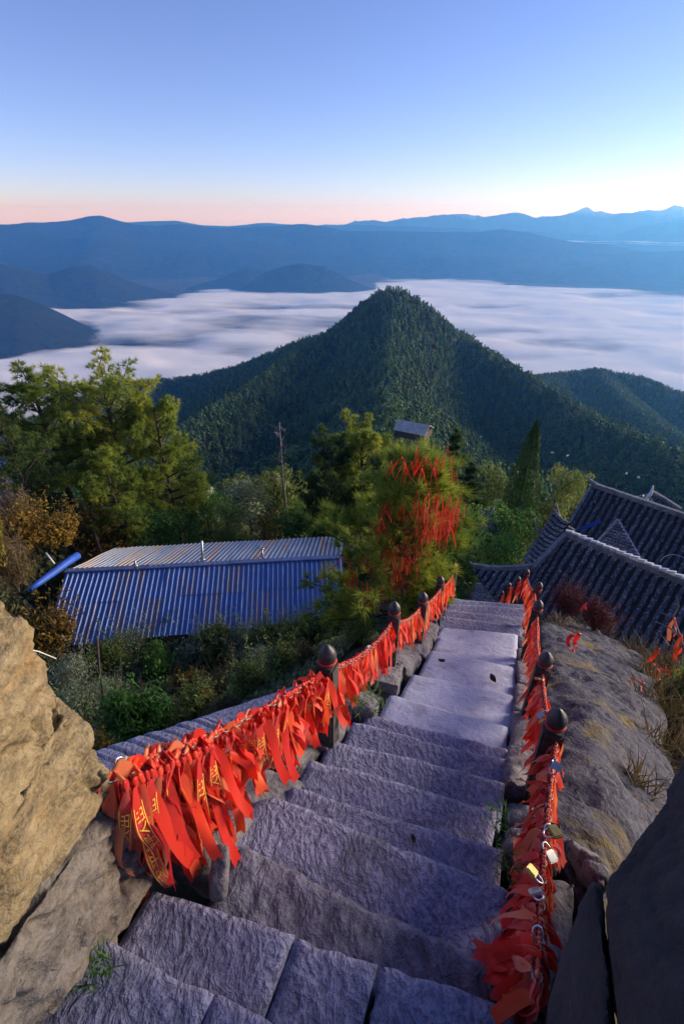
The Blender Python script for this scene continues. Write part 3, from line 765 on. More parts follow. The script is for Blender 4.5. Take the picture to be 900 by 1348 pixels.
boulder('bare_rock_dome', dp + [p + np.array([0.1, 0.1, -1.6]) for p in dp[:12]], 0.035, ((0.10, 1.2), (0.05, 1.8), (0.022, 6), (0.015, 14)), 281, M_dome, 'big bare grey rock dome sloping away beside the right rail', 'rock', sub=5, crack=(0.02, 0.6))
boulder('rock_slab', [onst(u, v, H) for u, v, H in [(748, 1096, 1.78), (770, 1110, 1.76), (800, 1150, 1.74), (790, 1166, 1.76), (745, 1118, 1.82), (760, 1120, 1.74)]] + [onst(u, v, 1.9) + np.array([0, 0, -0.3]) for u, v in [(748, 1096), (790, 1150), (745, 1120)]],
        0.015, ((0.015, 6), (0.01, 12)), 291, M_kerb, 'flat grey stone between the right rail and the dark boulders', 'rock')

# ------------------------------------------------------------------ chain rails
def lathe(prof, n=14):
    V, Q = [], []
    for r, z in prof:
        a = np.arange(n) * 2 * math.pi / n
        V.append(np.stack([r * np.cos(a), r * np.sin(a), np.full(n, z)], 1))
    m = len(prof)
    for i in range(m - 1):
        for k in range(n):
            Q.append((i * n + k, i * n + (k + 1) % n, (i + 1) * n + (k + 1) % n, (i + 1) * n + k))
    return np.concatenate(V), np.array(Q, np.int32)
def post_mesh(h=0.72, s=0.105):
    bm = bmesh.new()
    bmesh.ops.create_cube(bm, size=1.0)
    bmesh.ops.scale(bm, vec=(s, s, h), verts=bm.verts)
    bmesh.ops.translate(bm, vec=(0, 0, h / 2), verts=bm.verts)
    bmesh.ops.bevel(bm, geom=bm.edges[:], offset=0.012, segments=2, affect='EDGES')
    bmesh.ops.subdivide_edges(bm, edges=bm.edges[:], cuts=1, use_grid_fill=True)
    for v in bm.verts:
        v.co += Vector((1, 1, 0)) * 0.004 * float(noise3(v.co.x * 30, v.co.y * 30, v.co.z * 9, 3))
    return bm_mesh('post', bm)
ME_post = post_mesh(); ME_post.materials.append(M_post)
kv, kq = lathe([(0.001, 0.0), (0.040, 0.0), (0.036, 0.02), (0.034, 0.035), (0.050, 0.045), (0.058, 0.065), (0.058, 0.09), (0.050, 0.115), (0.036, 0.135), (0.024, 0.150), (0.014, 0.163), (0.001, 0.168)])
ME_knob = np_mesh('knob', kv, kq, True); ME_knob.materials.append(M_knob)
def torus_data(R0, r, n=18, m=6, sx=1.0, sy=1.0):
    a = np.arange(n) * 2 * math.pi / n; b = np.arange(m) * 2 * math.pi / m
    A, B = np.meshgrid(a, b, indexing='ij')
    V = np.stack([(R0 + r * np.cos(B)) * np.cos(A) * sx, (R0 + r * np.cos(B)) * np.sin(A) * sy, r * np.sin(B)], -1).reshape(-1, 3)
    i, j = np.meshgrid(np.arange(n), np.arange(m), indexing='ij')
    q = np.stack([i * m + j, ((i + 1) % n) * m + j, ((i + 1) % n) * m + (j + 1) % m, i * m + (j + 1) % m], -1).reshape(-1, 4)
    return V, q
M_cord = plain('red_cord', (0.42, 0.025, 0.02), 0.7, var=0.3, scale=60)
cv, cq = torus_data(0.046, 0.008, 20, 6)
ME_cord = np_mesh('cord', cv, cq, True); ME_cord.materials.append(M_cord)
M_chain = plain('chain_iron', (0.16, 0.15, 0.16), 0.45, 0.7, var=0.5, scale=60)
lv, lq = torus_data(0.016, 0.0042, 14, 6, 1.45, 0.85)
ME_link = np_mesh('chain_link', lv, lq, True); ME_link.materials.append(M_chain)

def rail_curve(p, q, sag, n=60):
    t = np.linspace(0, 1, n)[:, None]
    P = np.asarray(p) * (1 - t) + np.asarray(q) * t
    P[:, 2] -= sag * 4 * (t[:, 0] * (1 - t[:, 0]))
    return P
def resample(P, d):
    s = np.concatenate([[0], np.cumsum(np.linalg.norm(np.diff(P, axis=0), axis=1))])
    k = np.arange(0, s[-1], d)
    return np.stack([np.interp(k, s, P[:, i]) for i in range(3)], 1), s[-1]
def build_rail(label, posts, start, sags, end=None, heading=HD):
    """posts: list of (x, y, z of the base). returns the chain curves"""
    r = empty('chain_railing', tuple(posts[0]), label=label, cat='railing')
    rl = Vector(r.location)
    tops = []
    for k, P in enumerate(posts):
        o = link('post', ME_post, None, r); o.location = Vector(P) - rl; o.rotation_euler = (R(rng.normal(0, 1.2)), R(rng.normal(0, 1.2)), -heading + rng.normal(0, 0.06))
        kn = link('knob', ME_knob, None, o, (0, 0, 0.719)); kn.scale = (0.88, 0.88, 0.86)
        cd = link('cord', ME_cord, None, o, (0, 0, 0.745)); cd.rotation_euler = (R(rng.normal(0, 5)), R(rng.normal(0, 5)), 0)
        tops.append(np.asarray(P) + np.array([0, 0, 0.66]))
    curves = []
    pts = ([np.asarray(start)] if start is not None else []) + tops + ([np.asarray(end)] if end is not None else [])
    for k in range(len(pts) - 1):
        c = rail_curve(pts[k], pts[k + 1], sags[min(k, len(sags) - 1)])
        curves.append(c)
        L, ln = resample(c, 0.034)
        for i in range(len(L) - 1):
            d = Vector(L[i + 1] - L[i]).normalized()
            q = d.to_track_quat('X', 'Z') @ Matrix.Rotation(R(90 if i % 2 else 0) + rng.normal(0, 0.35), 3, 'X').to_quaternion()
            o = link('chain_link', ME_link, None, r); o.location = Vector(L[i]) - rl
            o.rotation_mode = 'QUATERNION'; o.rotation_quaternion = q
    return r, curves
def base_of(top, h=0.86): return np.asarray(top) - np.array([0, 0, h])
PL = [sw(1.68, -0.77, -2.83), sw(2.97, -0.73, -3.60), base_of(onw(557, 779, -0.66)), base_of(onw(583, 759, -0.64)), base_of(onw(598, 743, -0.62))]
left_rail, LC = build_rail('chain railing left of the stair with five dark stone posts', PL, ond(146, 1026, 1.07), [0.05, 0.11, 0.09, 0.06, 0.05])
PR = [np.array([1.12, 1.54, -2.99]), np.array([1.47, 2.42, -3.51]), base_of(onw(712, 792, 0.50)), base_of(onw(707, 765, 0.54)), base_of(ond(696, 750, 8.1)), base_of(ond(683, 759, 8.7)), base_of(ond(672, 768, 9.2)), base_of(ond(662, 778, 9.7)), base_of(ond(655, 789, 10.1))]
RSTART = ray(706, 1285) * 1.36
right_rail, RC = build_rail('chain railing right of the stair with dark knobbed stone posts', PR, RSTART, [0.06, 0.08, 0.10, 0.05, 0.06, 0.03])
# ------------------------------------------------------------------ buildings
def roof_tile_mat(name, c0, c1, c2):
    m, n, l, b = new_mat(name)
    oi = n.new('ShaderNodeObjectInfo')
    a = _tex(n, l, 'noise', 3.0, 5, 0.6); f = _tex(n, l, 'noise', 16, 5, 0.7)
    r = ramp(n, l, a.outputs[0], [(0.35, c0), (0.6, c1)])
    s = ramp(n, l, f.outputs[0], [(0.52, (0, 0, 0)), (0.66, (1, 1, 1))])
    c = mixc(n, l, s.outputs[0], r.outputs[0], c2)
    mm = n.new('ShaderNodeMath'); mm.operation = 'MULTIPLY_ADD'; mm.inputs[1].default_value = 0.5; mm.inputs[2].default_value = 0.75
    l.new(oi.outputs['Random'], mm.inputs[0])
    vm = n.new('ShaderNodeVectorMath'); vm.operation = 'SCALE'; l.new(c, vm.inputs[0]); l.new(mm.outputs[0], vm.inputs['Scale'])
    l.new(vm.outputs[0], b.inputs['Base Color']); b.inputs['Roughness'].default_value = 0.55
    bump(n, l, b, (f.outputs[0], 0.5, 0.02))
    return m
M_tile = roof_tile_mat('roof_tile', (0.03, 0.03, 0.038), (0.075, 0.075, 0.09), (0.34, 0.34, 0.37))  # sky reflection on the courses put into a paler colour than the pans
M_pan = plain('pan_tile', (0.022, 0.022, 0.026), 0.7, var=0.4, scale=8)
M_ridge = plain('ridge_stone', (0.17, 0.17, 0.18), 0.8, var=0.5, scale=7, bmp=0.5)
M_white = plain('whitewashed_tile', (0.74, 0.73, 0.72), 0.7, var=0.12, scale=12)
M_wood = plain('dark_timber', (0.05, 0.032, 0.025), 0.8, var=0.4, scale=6)
M_plaster = plain('plaster', (0.5, 0.48, 0.45), 0.9, var=0.15, scale=2)
M_bluepaint = plain('blue_plastic', (0.02, 0.09, 0.45), 0.55, var=0.25, scale=3)
M_metalgrey = plain('galvanised_pipe', (0.42, 0.43, 0.45), 0.4, 0.8, var=0.25, scale=8)

def tile_row_mesh(P, r0=0.056, r1=0.070, seg=0.17):
    """one course of overlapping barrel tiles from the ridge down to the eave"""
    Q, ln = resample(P, seg)
    Q = np.vstack([Q, P[-1]])
    V, Fq = [], []
    a = np.linspace(0, math.pi, 6)
    nn = 0
    for i in range(len(Q) - 1):
        d = Q[i + 1] - Q[i]; d = d / (np.linalg.norm(d) + 1e-9)
        s = np.cross(d, [0, 0, 1.0]); s /= np.linalg.norm(s) + 1e-9
        up = np.cross(s, d)
        j = rng.normal(0, 0.010)
        for p, r in ((Q[i], r0), (Q[i + 1] + d * 0.02, r1)):
            V.append(p + s * j + r * (np.cos(a)[:, None] * s + np.sin(a)[:, None] * up))
        Fq += [(nn + k, nn + k + 1, nn + 7 + k, nn + 6 + k) for k in range(5)]
        Fq.append((nn + 6, nn + 7, nn + 10, nn + 11)); Fq.append((nn + 7, nn + 8, nn + 9, nn + 10))
        nn += 12
    return np_mesh('tile_row', np.concatenate(V), np.array(Fq, np.int32), False)
def tile_patch(root, T, B, n, sag=0.08, skip0=False, flare=0.0):
    """T, B: functions s in [0,1] -> point, upper and lower ends of the tile courses; returns nothing, adds parts"""
    t = np.linspace(0, 1, 14)[:, None]
    cols = []
    for k in range(n + 1):
        s = k / n
        a, b = np.asarray(T(s)), np.asarray(B(s))
        P = a + (b - a) * t
        P[:, 2] -= sag * 4 * (t * (1 - t))[:, 0]
        cols.append(P)
    G = np.array(cols)
    low = G.copy(); low[..., 2] -= 0.06
    base = G.copy(); base[..., 2] -= 0.012
    nu, nv = G.shape[:2]
    fq = grid_faces(nu, nv)
    i = np.arange(nu)[:, None] * nv + np.arange(nv)[None]
    ring = np.concatenate([i[:, 0], i[-1, 1:], i[-2::-1, -1], i[0, -2:0:-1]]); kx = np.roll(ring, -1); n0 = nu * nv
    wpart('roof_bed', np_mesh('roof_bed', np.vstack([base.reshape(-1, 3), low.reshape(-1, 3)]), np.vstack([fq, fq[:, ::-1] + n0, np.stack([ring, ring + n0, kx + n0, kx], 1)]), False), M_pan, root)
    for k in range(n):
        P = (G[k] + G[k + 1]) / 2
        if np.linalg.norm(P[-1] - P[0]) > 0.12:
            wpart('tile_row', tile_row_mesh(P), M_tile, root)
def lerp2(a, b): 
    a, b = np.asarray(a, float), np.asarray(b, float)
    return lambda s: a + (b - a) * s
def ridge_bar(root, pts, w, h, mat, name='roof_ridge', label=None):
    mb = MB(); pts = [np.asarray(p, float) for p in pts]
    for a, b in zip(pts[:-1], pts[1:]):
        d = b - a; L = np.linalg.norm(d); d /= L
        s = np.cross(d, [0, 0, 1.0]); s /= np.linalg.norm(s); u = np.cross(s, d)
        c = [(-1, -1), (1, -1), (0.8, 1), (-0.8, 1)]
        P = [p + s * x * w / 2 + u * (y + 1) * h / 2 for p in (a - d * 0.01, b + d * 0.01) for x, y in c]
        mb.box8(np.array(P))
    return wpart(name, mb.mesh(name), mat, root, label)
def horn(root, pts, r0, mat, label=None):
    P = np.asarray(pts, float); t = np.linspace(0, 1, 12); k = np.linspace(0, 1, len(P))
    Q = np.stack([np.interp(t, k, P[:, i]) for i in range(3)], 1)
    for _ in range(3): Q[1:-1] = (Q[:-2] + Q[1:-1] * 2 + Q[2:]) / 4
    mb = MB(); mb.tube(Q, np.linspace(r0, r0 * 0.22, 12), 7)
    return wpart('ridge_horn', mb.mesh('ridge_horn', True), mat, root, label)

EA = np.array([0.70, -0.714, 0]); EG = np.array([-0.714, -0.70, 0])
A0 = np.array([6.18, 11.02, -7.5]); SL = 0.8
def fr(e, g, dz=0.0): return A0 + EA * e + EG * g + np.array([0, 0, -SL * g + dz])
hall = empty('temple_hall', tuple(A0 + EA * 2 + np.array([0, 0, -5.2])), label='nearer temple hall with dark tiled roof and white tile crest on its ridge', cat='temple', group='tiled temple halls')
tile_patch(hall, lambda s: fr(5.6 * s, 0.05), lambda s: fr(5.6 * s, 2.15, 0.08), 28, 0.05)
tile_patch(hall, lambda s: fr(-0.28 * (1 - s), 0.96 * (1 - s) + 0.06), lambda s: fr(-0.28 * (1 - s), 2.1, 0.08), 2, 0.05)
tile_patch(hall, lambda s: fr(-0.28 - 1.44 * s, 0.98 + 0.66 * s, 0.14 * s * s), lambda s: fr(-0.28 - 1.44 * s, 2.1 - 0.36 * s, 0.08 + 0.16 * s * s), 8, 0.02)
ridge_bar(hall, [fr(-0.02, 0, 0.0), fr(1.5, 0, -0.01), fr(3.5, 0, -0.01), fr(5.7, 0, 0)], 0.16, 0.13, M_ridge)
ridge_bar(hall, [fr(0.0, 0.02, 0.0), fr(-0.14, 0.48, 0.0), fr(-0.28, 0.96, 0.01)], 0.15, 0.14, M_ridge, 'hip_ridge')
ridge_bar(hall, [fr(-0.28, 0.96, 0.02), fr(-0.8, 1.21, 0.0), fr(-1.35, 1.47, 0.05), fr(-1.72, 1.64, 0.16)], 0.13, 0.12, M_ridge, 'hip_ridge')
horn(hall, [fr(-1.60, 1.58, 0.16), fr(-1.78, 1.66, 0.24), fr(-1.86, 1.70, 0.38)], 0.06, M_ridge)
for k in range(34):                                # slanted white tiles set along the ridge
    e = 0.06 + k * 0.165
    mb = MB(); d1 = EA * 0.82 + EG * -0.40; d1 /= np.linalg.norm(d1); d2 = np.cross([0, 0, 1.0], d1)
    M3 = np.stack([d1, d2, [0, 0, 1.0]], 1)
    mb.box((0, 0, 0), (0.21, 0.055, 0.05), M3)
    o = link('ridge_tile', mb.mesh('ridge_tile'), M_white, hall)
    o.location = Vector(fr(e, 0, 0.165 + rng.normal(0, 0.006))) - Vector(hall.location)
    o.rotation_euler = (R(rng.normal(0, 4)), R(rng.normal(0, 4)), R(rng.normal(0, 5)))
# the left end: a hip face with two upturned corners
E1, E2 = ond(689, 740, 12.35), ond(729, 674, 14.0)
tile_patch(hall, lambda s: fr(-0.28 * (1 - s), 0.96 * (1 - s), -0.02) + np.array([0.35, 0.6, 0.05]) * s, lambda s: E1 + (E2 - E1) * s + np.array([0, 0, 0.10 * abs(2 * s - 1) ** 2]), 12, 0.06)
horn(hall, [ond(716, 708, 13.2), ond(710, 704, 13.2), ond(706, 697, 13.2), ond(703, 684, 13.25)], 0.07, M_ridge)
horn(hall, [ond(754, 700, 13.7), ond(745, 694, 13.8), ond(736, 683, 13.9), ond(731, 662, 14.0)], 0.09, M_ridge)
# cross gable behind the ridge
GL, GA, GR = ond(781, 719, 13.0), ond(812, 685, 14.2), ond(844, 740, 12.9)
tile_patch(hall, lerp2(GL, GA), lerp2(GR, GA), 11, 0.0)
ridge_bar(hall, [GL, (GL + GA) / 2, GA], 0.08, 0.06, M_ridge, 'gable_trim', 'pale ridge trim of the cross gable')
ridge_bar(hall, [GR, (GR + GA) / 2, GA], 0.06, 0.05, plain('blue_trim', (0.03, 0.09, 0.30), 0.6), 'gable_trim', 'blue painted edge of the cross gable')
mb = MB(); mb.box8(np.array([ond(762, 694, 13.8), ond(790, 684, 13.9), ond(791, 688, 13.9), ond(763, 699, 13.8), ond(762, 694, 14.0), ond(790, 684, 14.1), ond(791, 688, 14.1), ond(763, 699, 14.0)]))
wpart('gutter', mb.mesh('gutter'), M_bluepaint, hall, 'short blue gutter behind the ridge')
mb = MB()
P = [A0 + EA * e + EG * g + np.array([0, 0, z]) for z in (-6.5, -1.75) for e, g in ((-0.9, 1.45), (5.3, 1.45), (5.3, -0.9), (-0.9, -0.9))]
mb.box8(np.array(P)); wpart('wall', mb.mesh('wall'), M_wood, hall)
# hoop of wire by the ridge
mb = MB(); cc = fr(2.55, -0.15, 0.12); a = np.linspace(0, math.pi, 16)
mb.tube([cc + EA * (0.32 * math.cos(x)) + np.array([0, 0, 0.34 * math.sin(x)]) for x in a], 0.008, 5)
wpart('wire_hoop', mb.mesh('wire_hoop'), M_metalgrey, hall)

B0 = np.array([9.21, 15.73, -8.5])
def br(e, g, dz=0.0): return B0 + EA * e + EG * g + np.array([0, 0, -SL * g + dz])
hall2 = empty('temple_hall', tuple(B0 + EA * 2 + np.array([0, 0, -5.5])), label='taller temple hall with plain dark tiled roof behind the white crested one', cat='temple', group='tiled temple halls')
tile_patch(hall2, lambda s: br(6.4 * s, 0.05), lambda s: br(6.4 * s, 3.3, 0.1), 29, 0.10)
ridge_bar(hall2, [br(0, 0), br(3, 0, -0.02), br(6.5, 0)], 0.17, 0.16, M_ridge)
ridge_bar(hall2, [br(0, 0.05), br(0, 1.7, -0.10), br(0, 3.3, 0.1)], 0.12, 0.10, M_ridge, 'hip_ridge')
horn(hall2, [br(0.12, 0, 0.12), br(-0.1, 0, 0.18), br(-0.2, 0, 0.34)], 0.08, M_ridge)
mb = MB(); P = [B0 + EA * e + EG * g + np.array([0, 0, z]) for z in (-5.5, -2.4) for e, g in ((0.4, 2.6), (6.2, 2.6), (6.2, -1.6), (0.4, -1.6))]
mb.box8(np.array(P)); wpart('wall', mb.mesh('wall'), M_wood, hall2)
tile_patch(hall2, lambda s: br(6.4 * (1 - s), -0.05), lambda s: B0 + EA * 6.4 * (1 - s) - EG * 2.2 + np.array([0, 0, -1.7]), 20, 0.05)

C0 = ond(860, 645, 21.0)
pav = empty('temple_pavilion', tuple(C0 + np.array([0, 0, -5.0])), label='far temple pavilion whose pale upturned corner shows above the plain roof', cat='temple', group='tiled temple halls')
tile_patch(pav, lerp2(ond(858, 650, 21.0), ond(893, 672, 20.0)), lerp2(ond(838, 664, 19.6), ond(872, 700, 18.8)), 10, 0.03)
tile_patch(pav, lerp2(ond(858, 650, 21.0), ond(822, 657, 21.6)), lerp2(ond(846, 668, 19.8), ond(826, 668, 20.4)), 8, 0.03)
ridge_bar(pav, [ond(858, 650, 21.0), ond(876, 661, 20.5), ond(894, 673, 20.0)], 0.16, 0.14, M_ridge)
horn(pav, [ond(848, 662, 20.6), ond(852, 656, 20.6), ond(857, 648, 20.7), ond(859, 639, 20.8)], 0.12, M_white)
mb = MB(); mb.box(C0 + np.array([0.7, -0.3, -3.8]), (2.4, 2.0, 4.0)); wpart('wall', mb.mesh('wall'), M_wood, pav)

low = empty('tiled_porch', tuple(ond(650, 785, 11.6) - np.array([0, 0, 2.0])), label='low tiled porch roof half hidden behind the end of the right rail', cat='roof')
tile_patch(low, lerp2(ond(668, 775, 11.7), ond(668, 800, 10.9)), lerp2(ond(628, 768, 12.2), ond(622, 798, 11.2)), 9, 0.02)
mb = MB(); q = ond(646, 786, 11.5); mb.box(q + np.array([0.05, 0.1, -1.3]), (1.0, 1.0, 2.0)); wpart('wall', mb.mesh('wall'), M_wood, low)
small = empty('tiled_cottage', tuple(ond(640, 690, 19) - np.array([0, 0, 3])), label='little grey tiled roof glimpsed among the dark trees', cat='roof')
tile_patch(small, lerp2(ond(632, 672, 20), ond(650, 668, 20)), lerp2(ond(640, 708, 18.2), ond(660, 702, 18.2)), 6, 0.02)
mb = MB(); mb.box(ond(645, 690, 19.4) + np.array([0.0, 0.3, -1.7]), (0.9, 1.6, 2.4)); wpart('wall', mb.mesh('wall'), M_wood, small)

# ------------------------------------------------------------------ blue metal shed
def sheet_mat(name, c0, c1, rust):
    m, n, l, b = new_mat(name)
    oi = n.new('ShaderNodeObjectInfo')
    st = _tex(n, l, 'noise', 1.0, 4, 0.6, stretch=(5.0, 0.22, 0.4))
    sp = _tex(n, l, 'noise', 2.5, 6, 0.7)
    ad = n.new('ShaderNodeMath'); ad.operation = 'MULTIPLY_ADD'; ad.inputs[1].default_value = 0.22
    l.new(oi.outputs['Random'], ad.inputs[0]); l.new(st.outputs[0], ad.inputs[2])
    r = ramp(n, l, ad.outputs[0], [(0.38, c0), (0.62, c1), (0.73, rust)])
    c = mixc(n, l, 0.25, r.outputs[0], ramp(n, l, sp.outputs[0], [(0.35, tuple(0.6 * x for x in c0)), (0.7, c1)]).outputs[0])
    l.new(c, b.inputs['Base Color']); b.inputs['Roughness'].default_value = 0.42; b.inputs['Metallic'].default_value = 0.1
    return m
M_sheetf = sheet_mat('blue_roof_sheet', (0.05, 0.13, 0.40), (0.11, 0.22, 0.52), (0.24, 0.19, 0.22))
M_sheetb = sheet_mat('faded_roof_sheet', (0.16, 0.21, 0.33), (0.26, 0.31, 0.42), (0.36, 0.24, 0.17))
shed = empty('metal_shed', (-5.5, 18.0, -17.2), label='long shed with rusty blue corrugated metal roof below the stair', cat='shed')
SR0, SR1 = np.array([-12.72, 17.64, -14.0]), np.array([0.0, 18.72, -14.0])
SF0, SF1 = np.array([-12.67, 14.38, -15.6]), np.array([0.2, 16.2, -15.6])
SB0, SB1 = np.array([-11.75, 20.27, -14.6]), np.array([0.1, 21.4, -14.6])
def sheet(T0, T1, B0_, B1, s0, s1, t0, t1, mat, lift):
    nr = 4; per = [0.0, 0.30, 0.42, 0.58, 0.70]; hh = [0.0, 0.0, 0.045, 0.045, 0.0]
    ss, hs = [], []
    for k in range(nr):
        for p, h in zip(per, hh): ss.append((k + p) / nr); hs.append(h)
    ss.append(1.0); hs.append(0.0)
    ss = s0 + (s1 - s0) * np.array(ss); hs = np.array(hs)
    V = []
    for t in np.linspace(t0, t1, 4):
        a = T0 + (T1 - T0) * ss[:, None]; b = B0_ + (B1 - B0_) * ss[:, None]
        P = a + (b - a) * t; P[:, 2] += hs + lift + 0.014 * rng.normal()
        V.append(P)
    V = np.array(V); m_, n_ = V.shape[:2]
    lowv = V.reshape(-1, 3) - np.array([0, 0, 0.006])
    f = grid_faces(m_, n_)
    return np_mesh('roof_sheet', np.vstack([V.reshape(-1, 3), lowv]), np.vstack([f, f[:, ::-1] + m_ * n_]), False)
NP = 14
for k in range(NP):
    s0, s1 = k / NP, (k + 1) / NP
    lf = 0.004 * (k % 2)
    for t0, t1, dz in ((0.0, 0.47, 0.014), (0.455, 1.0, 0.0)):
        wpart('roof_sheet', sheet(SR0, SR1, SF0, SF1, s0, s1, t0, t1 - 0.01 * rng.random(), M_sheetf, lf + dz), M_sheetf, shed)
    wpart('roof_sheet', sheet(SR0, SR1, SB0, SB1, s0, s1, 0.0, 1.0, M_sheetb, lf + 0.01), M_sheetb, shed)
ridge_bar(shed, [SR0 + (SR1 - SR0) * s + np.array([0, 0, 0.035 - (0.02 if 0.2 < s < 0.6 else 0)]) for s in (-0.003, 0.25, 0.28, 0.58, 0.6, 1.003)], 0.30, 0.035, plain('ridge_cap_metal', (0.13, 0.18, 0.34), 0.5, 0.2, var=0.3, scale=2), 'ridge_cap')
def vent(u, v0, v1, d, r, label, hat=False):
    b = ond(u, v1, d); t = ond(u - 1.5, v0, d)
    mb = MB(); mb.tube([b - np.array([0, 0, 0.2]), b, t], r, 10)
    if hat:
        mb.add(*torus_data(0.09, 0.05, 10, 6)[:2]); mb.v[-1] += t
    mb.tube([b + np.array([0, 0, -0.02]), b + np.array([0, 0, 0.06])], r * 2.0, 10)
    wpart('vent_pipe', mb.mesh('vent_pipe', True), M_metalgrey, shed, label)
vent(267, 712, 737, 19.6, 0.055, 'tall thin metal vent pipe')
vent(346, 722, 734, 19.2, 0.05, 'short vent pipe with a round cap', True)
vent(179, 738, 745, 18.7, 0.05, 'stub vent pipe near the left end of the roof')
mb = MB(); wl8 = [SF0 + (SR0 - SF0) * 0.12 + np.array([0.3, 0, -0.12]), SF1 + (SR1 - SF1) * 0.12 + np.array([-0.3, 0, -0.12]), SB1 + (SR1 - SB1) * 0.12 + np.array([-0.3, 0, -0.12]), SB0 + (SR0 - SB0) * 0.12 + np.array([0.3, 0, -0.12])]
zb = -18.5
mb.box8(np.array([[p[0], p[1], zb] for p in wl8] + [list(p) for p in wl8])); wpart('wall', mb.mesh('wall'), plain('shed_wall', (0.10, 0.10, 0.12), 0.8), shed)
# blue tube and poles on the bank beside the shed
def pole(name, pts, r, mat, label, cat, n=8):
    P = [np.asarray(p) for p in pts]; c = P[0]
    mb = MB(); mb.tube([p - c for p in P], r, n)
    return tag(link(name, mb.mesh(name, True), mat, None, tuple(c)), label, cat)
pole('blue_tube', [ond(40, 776, 17.6), ond(55, 765, 18.0), ond(72, 753, 18.5), ond(88, 741, 19.0), ond(103, 731, 19.4)], [0.09, 0.12, 0.14, 0.15, 0.15], M_bluepaint, 'bright blue tube lying on the dark bank beside the shed', 'tube', 12)
pole('pale_pole', [ond(61, 728, 19.2), ond(72, 742, 18.6)], 0.03, M_white, 'short white pole leaning against the blue tube', 'pole')
pole('pale_pole', [ond(30, 853, 9.0), ond(52, 858, 9.1), ond(74, 867, 9.2)], 0.012, M_white, 'pale bent stick below the left end of the shed roof', 'pole')
pole('fence_pole', [ond(128, 838, 8.0), ond(131, 880, 8.0), ond(141, 950, 8.0)], 0.022, M_bark, 'thin dark pole standing among the bushes below the stair', 'pole')

# ------------------------------------------------------------------ small houses on the slopes
def gable_house(name, c, L, W_, H_, rise, rz, mw, mr, label, cat='house', group=None):
    r = empty(name, c, rz, label, cat, group)
    mb = MB(); mb.box((0, 0, H_ / 2), (L, W_, H_)); link('wall', mb.mesh('wall'), mw, r)
    mb = MB(); o = min(0.4, 0.06 * L)
    for s in (-1, 1):
        P = np.array([(-L / 2 - o, s * (W_ / 2 + o), H_ * 0.94), (L / 2 + o, s * (W_ / 2 + o), H_ * 0.94), (L / 2 + o, 0, H_ + rise), (-L / 2 - o, 0, H_ + rise)])
        up = np.array([0, 0, min(0.16, 0.02 * L)])
        mb.box8(np.vstack([P, P + up]))
    link('roof', mb.mesh('roof'), mr, r)
    for x in (-L / 4, L / 4):
        mb = MB(); mb.box((x, -W_ / 2 - 0.02, H_ * 0.55), (L * 0.16, 0.08, H_ * 0.4)); link('window', mb.mesh('window'), M_wood, r)
    mb = MB(); mb.box((0, -W_ / 2 - 0.02, H_ * 0.38), (L * 0.12, 0.08, H_ * 0.72)); link('door', mb.mesh('door'), M_wood, r)
    return r
M_huttop = plain('pale_roofing', (0.42, 0.39, 0.36), 0.8, var=0.25, scale=0.8)
hp = ond(543, 577, 128)
gable_house('hut', tuple(hp + np.array([0, 0, 0.9])), 8.6, 6.0, 2.0, 1.7, R(-30), M_wood, M_huttop, 'small hut with pale pitched roof on the wooded saddle', 'hut')
for k, (u, v, d) in enumerate([(632, 579, 150), (725, 600, 150), (745, 604, 150), (822, 628, 140), (838, 633, 140)]):
    p = ond(u, v, d)
    gable_house('white_hut', tuple(p + np.array([0, 0, 0.9])), 0.7, 0.45, 0.3, 0.12, R(20 * k), M_white, M_huttop, ['tiny white hut nearest the pale roofed hut on the saddle', 'tiny white hut just right of the dark cypress, the left of a pair', 'tiny white hut just right of the dark cypress, the right of a pair', 'tiny white hut on the slope above the temple roofs, the left of a pair', 'tiny white hut on the slope above the temple roofs, the right of a pair'][k], 'hut', 'white huts on the wooded slope')
cab = empty('cabin', tuple(ond(0, 668, 24) - np.array([0, 0, 2])), label='cabin with dark roof and red fascia at the left edge', cat='cabin')
mb = MB(); P = np.array([ond(-60, 700, 23), ond(24, 658, 23.5), ond(8, 632, 26), ond(-90, 640, 26)]); mb.box8(np.vstack([P, P + np.array([0, 0, 0.08])])); wpart('roof', mb.mesh('roof'), plain('dark_roofing', (0.05, 0.055, 0.08), 0.6), cab)
mb = MB(); a, b = ond(-60, 703, 22.95), ond(25, 659, 23.45); u = np.array([0, 0, 0.30]); y = np.array([0.02, 0.10, 0]); mb.box8(np.array([a - u, b - u, b - u + y, a - u + y, a + u * 0.2, b + u * 0.2, b + y + u * 0.2, a + y + u * 0.2])); wpart('fascia', mb.mesh('fascia'), plain('red_paint', (0.40, 0.07, 0.06), 0.6), cab)
mb = MB(); q = ond(-30, 668, 24.6); mb.box(q + np.array([-1.0, 0.4, -1.6]), (3.0, 1.6, 2.4)); wpart('wall', mb.mesh('wall'), M_wood, cab)
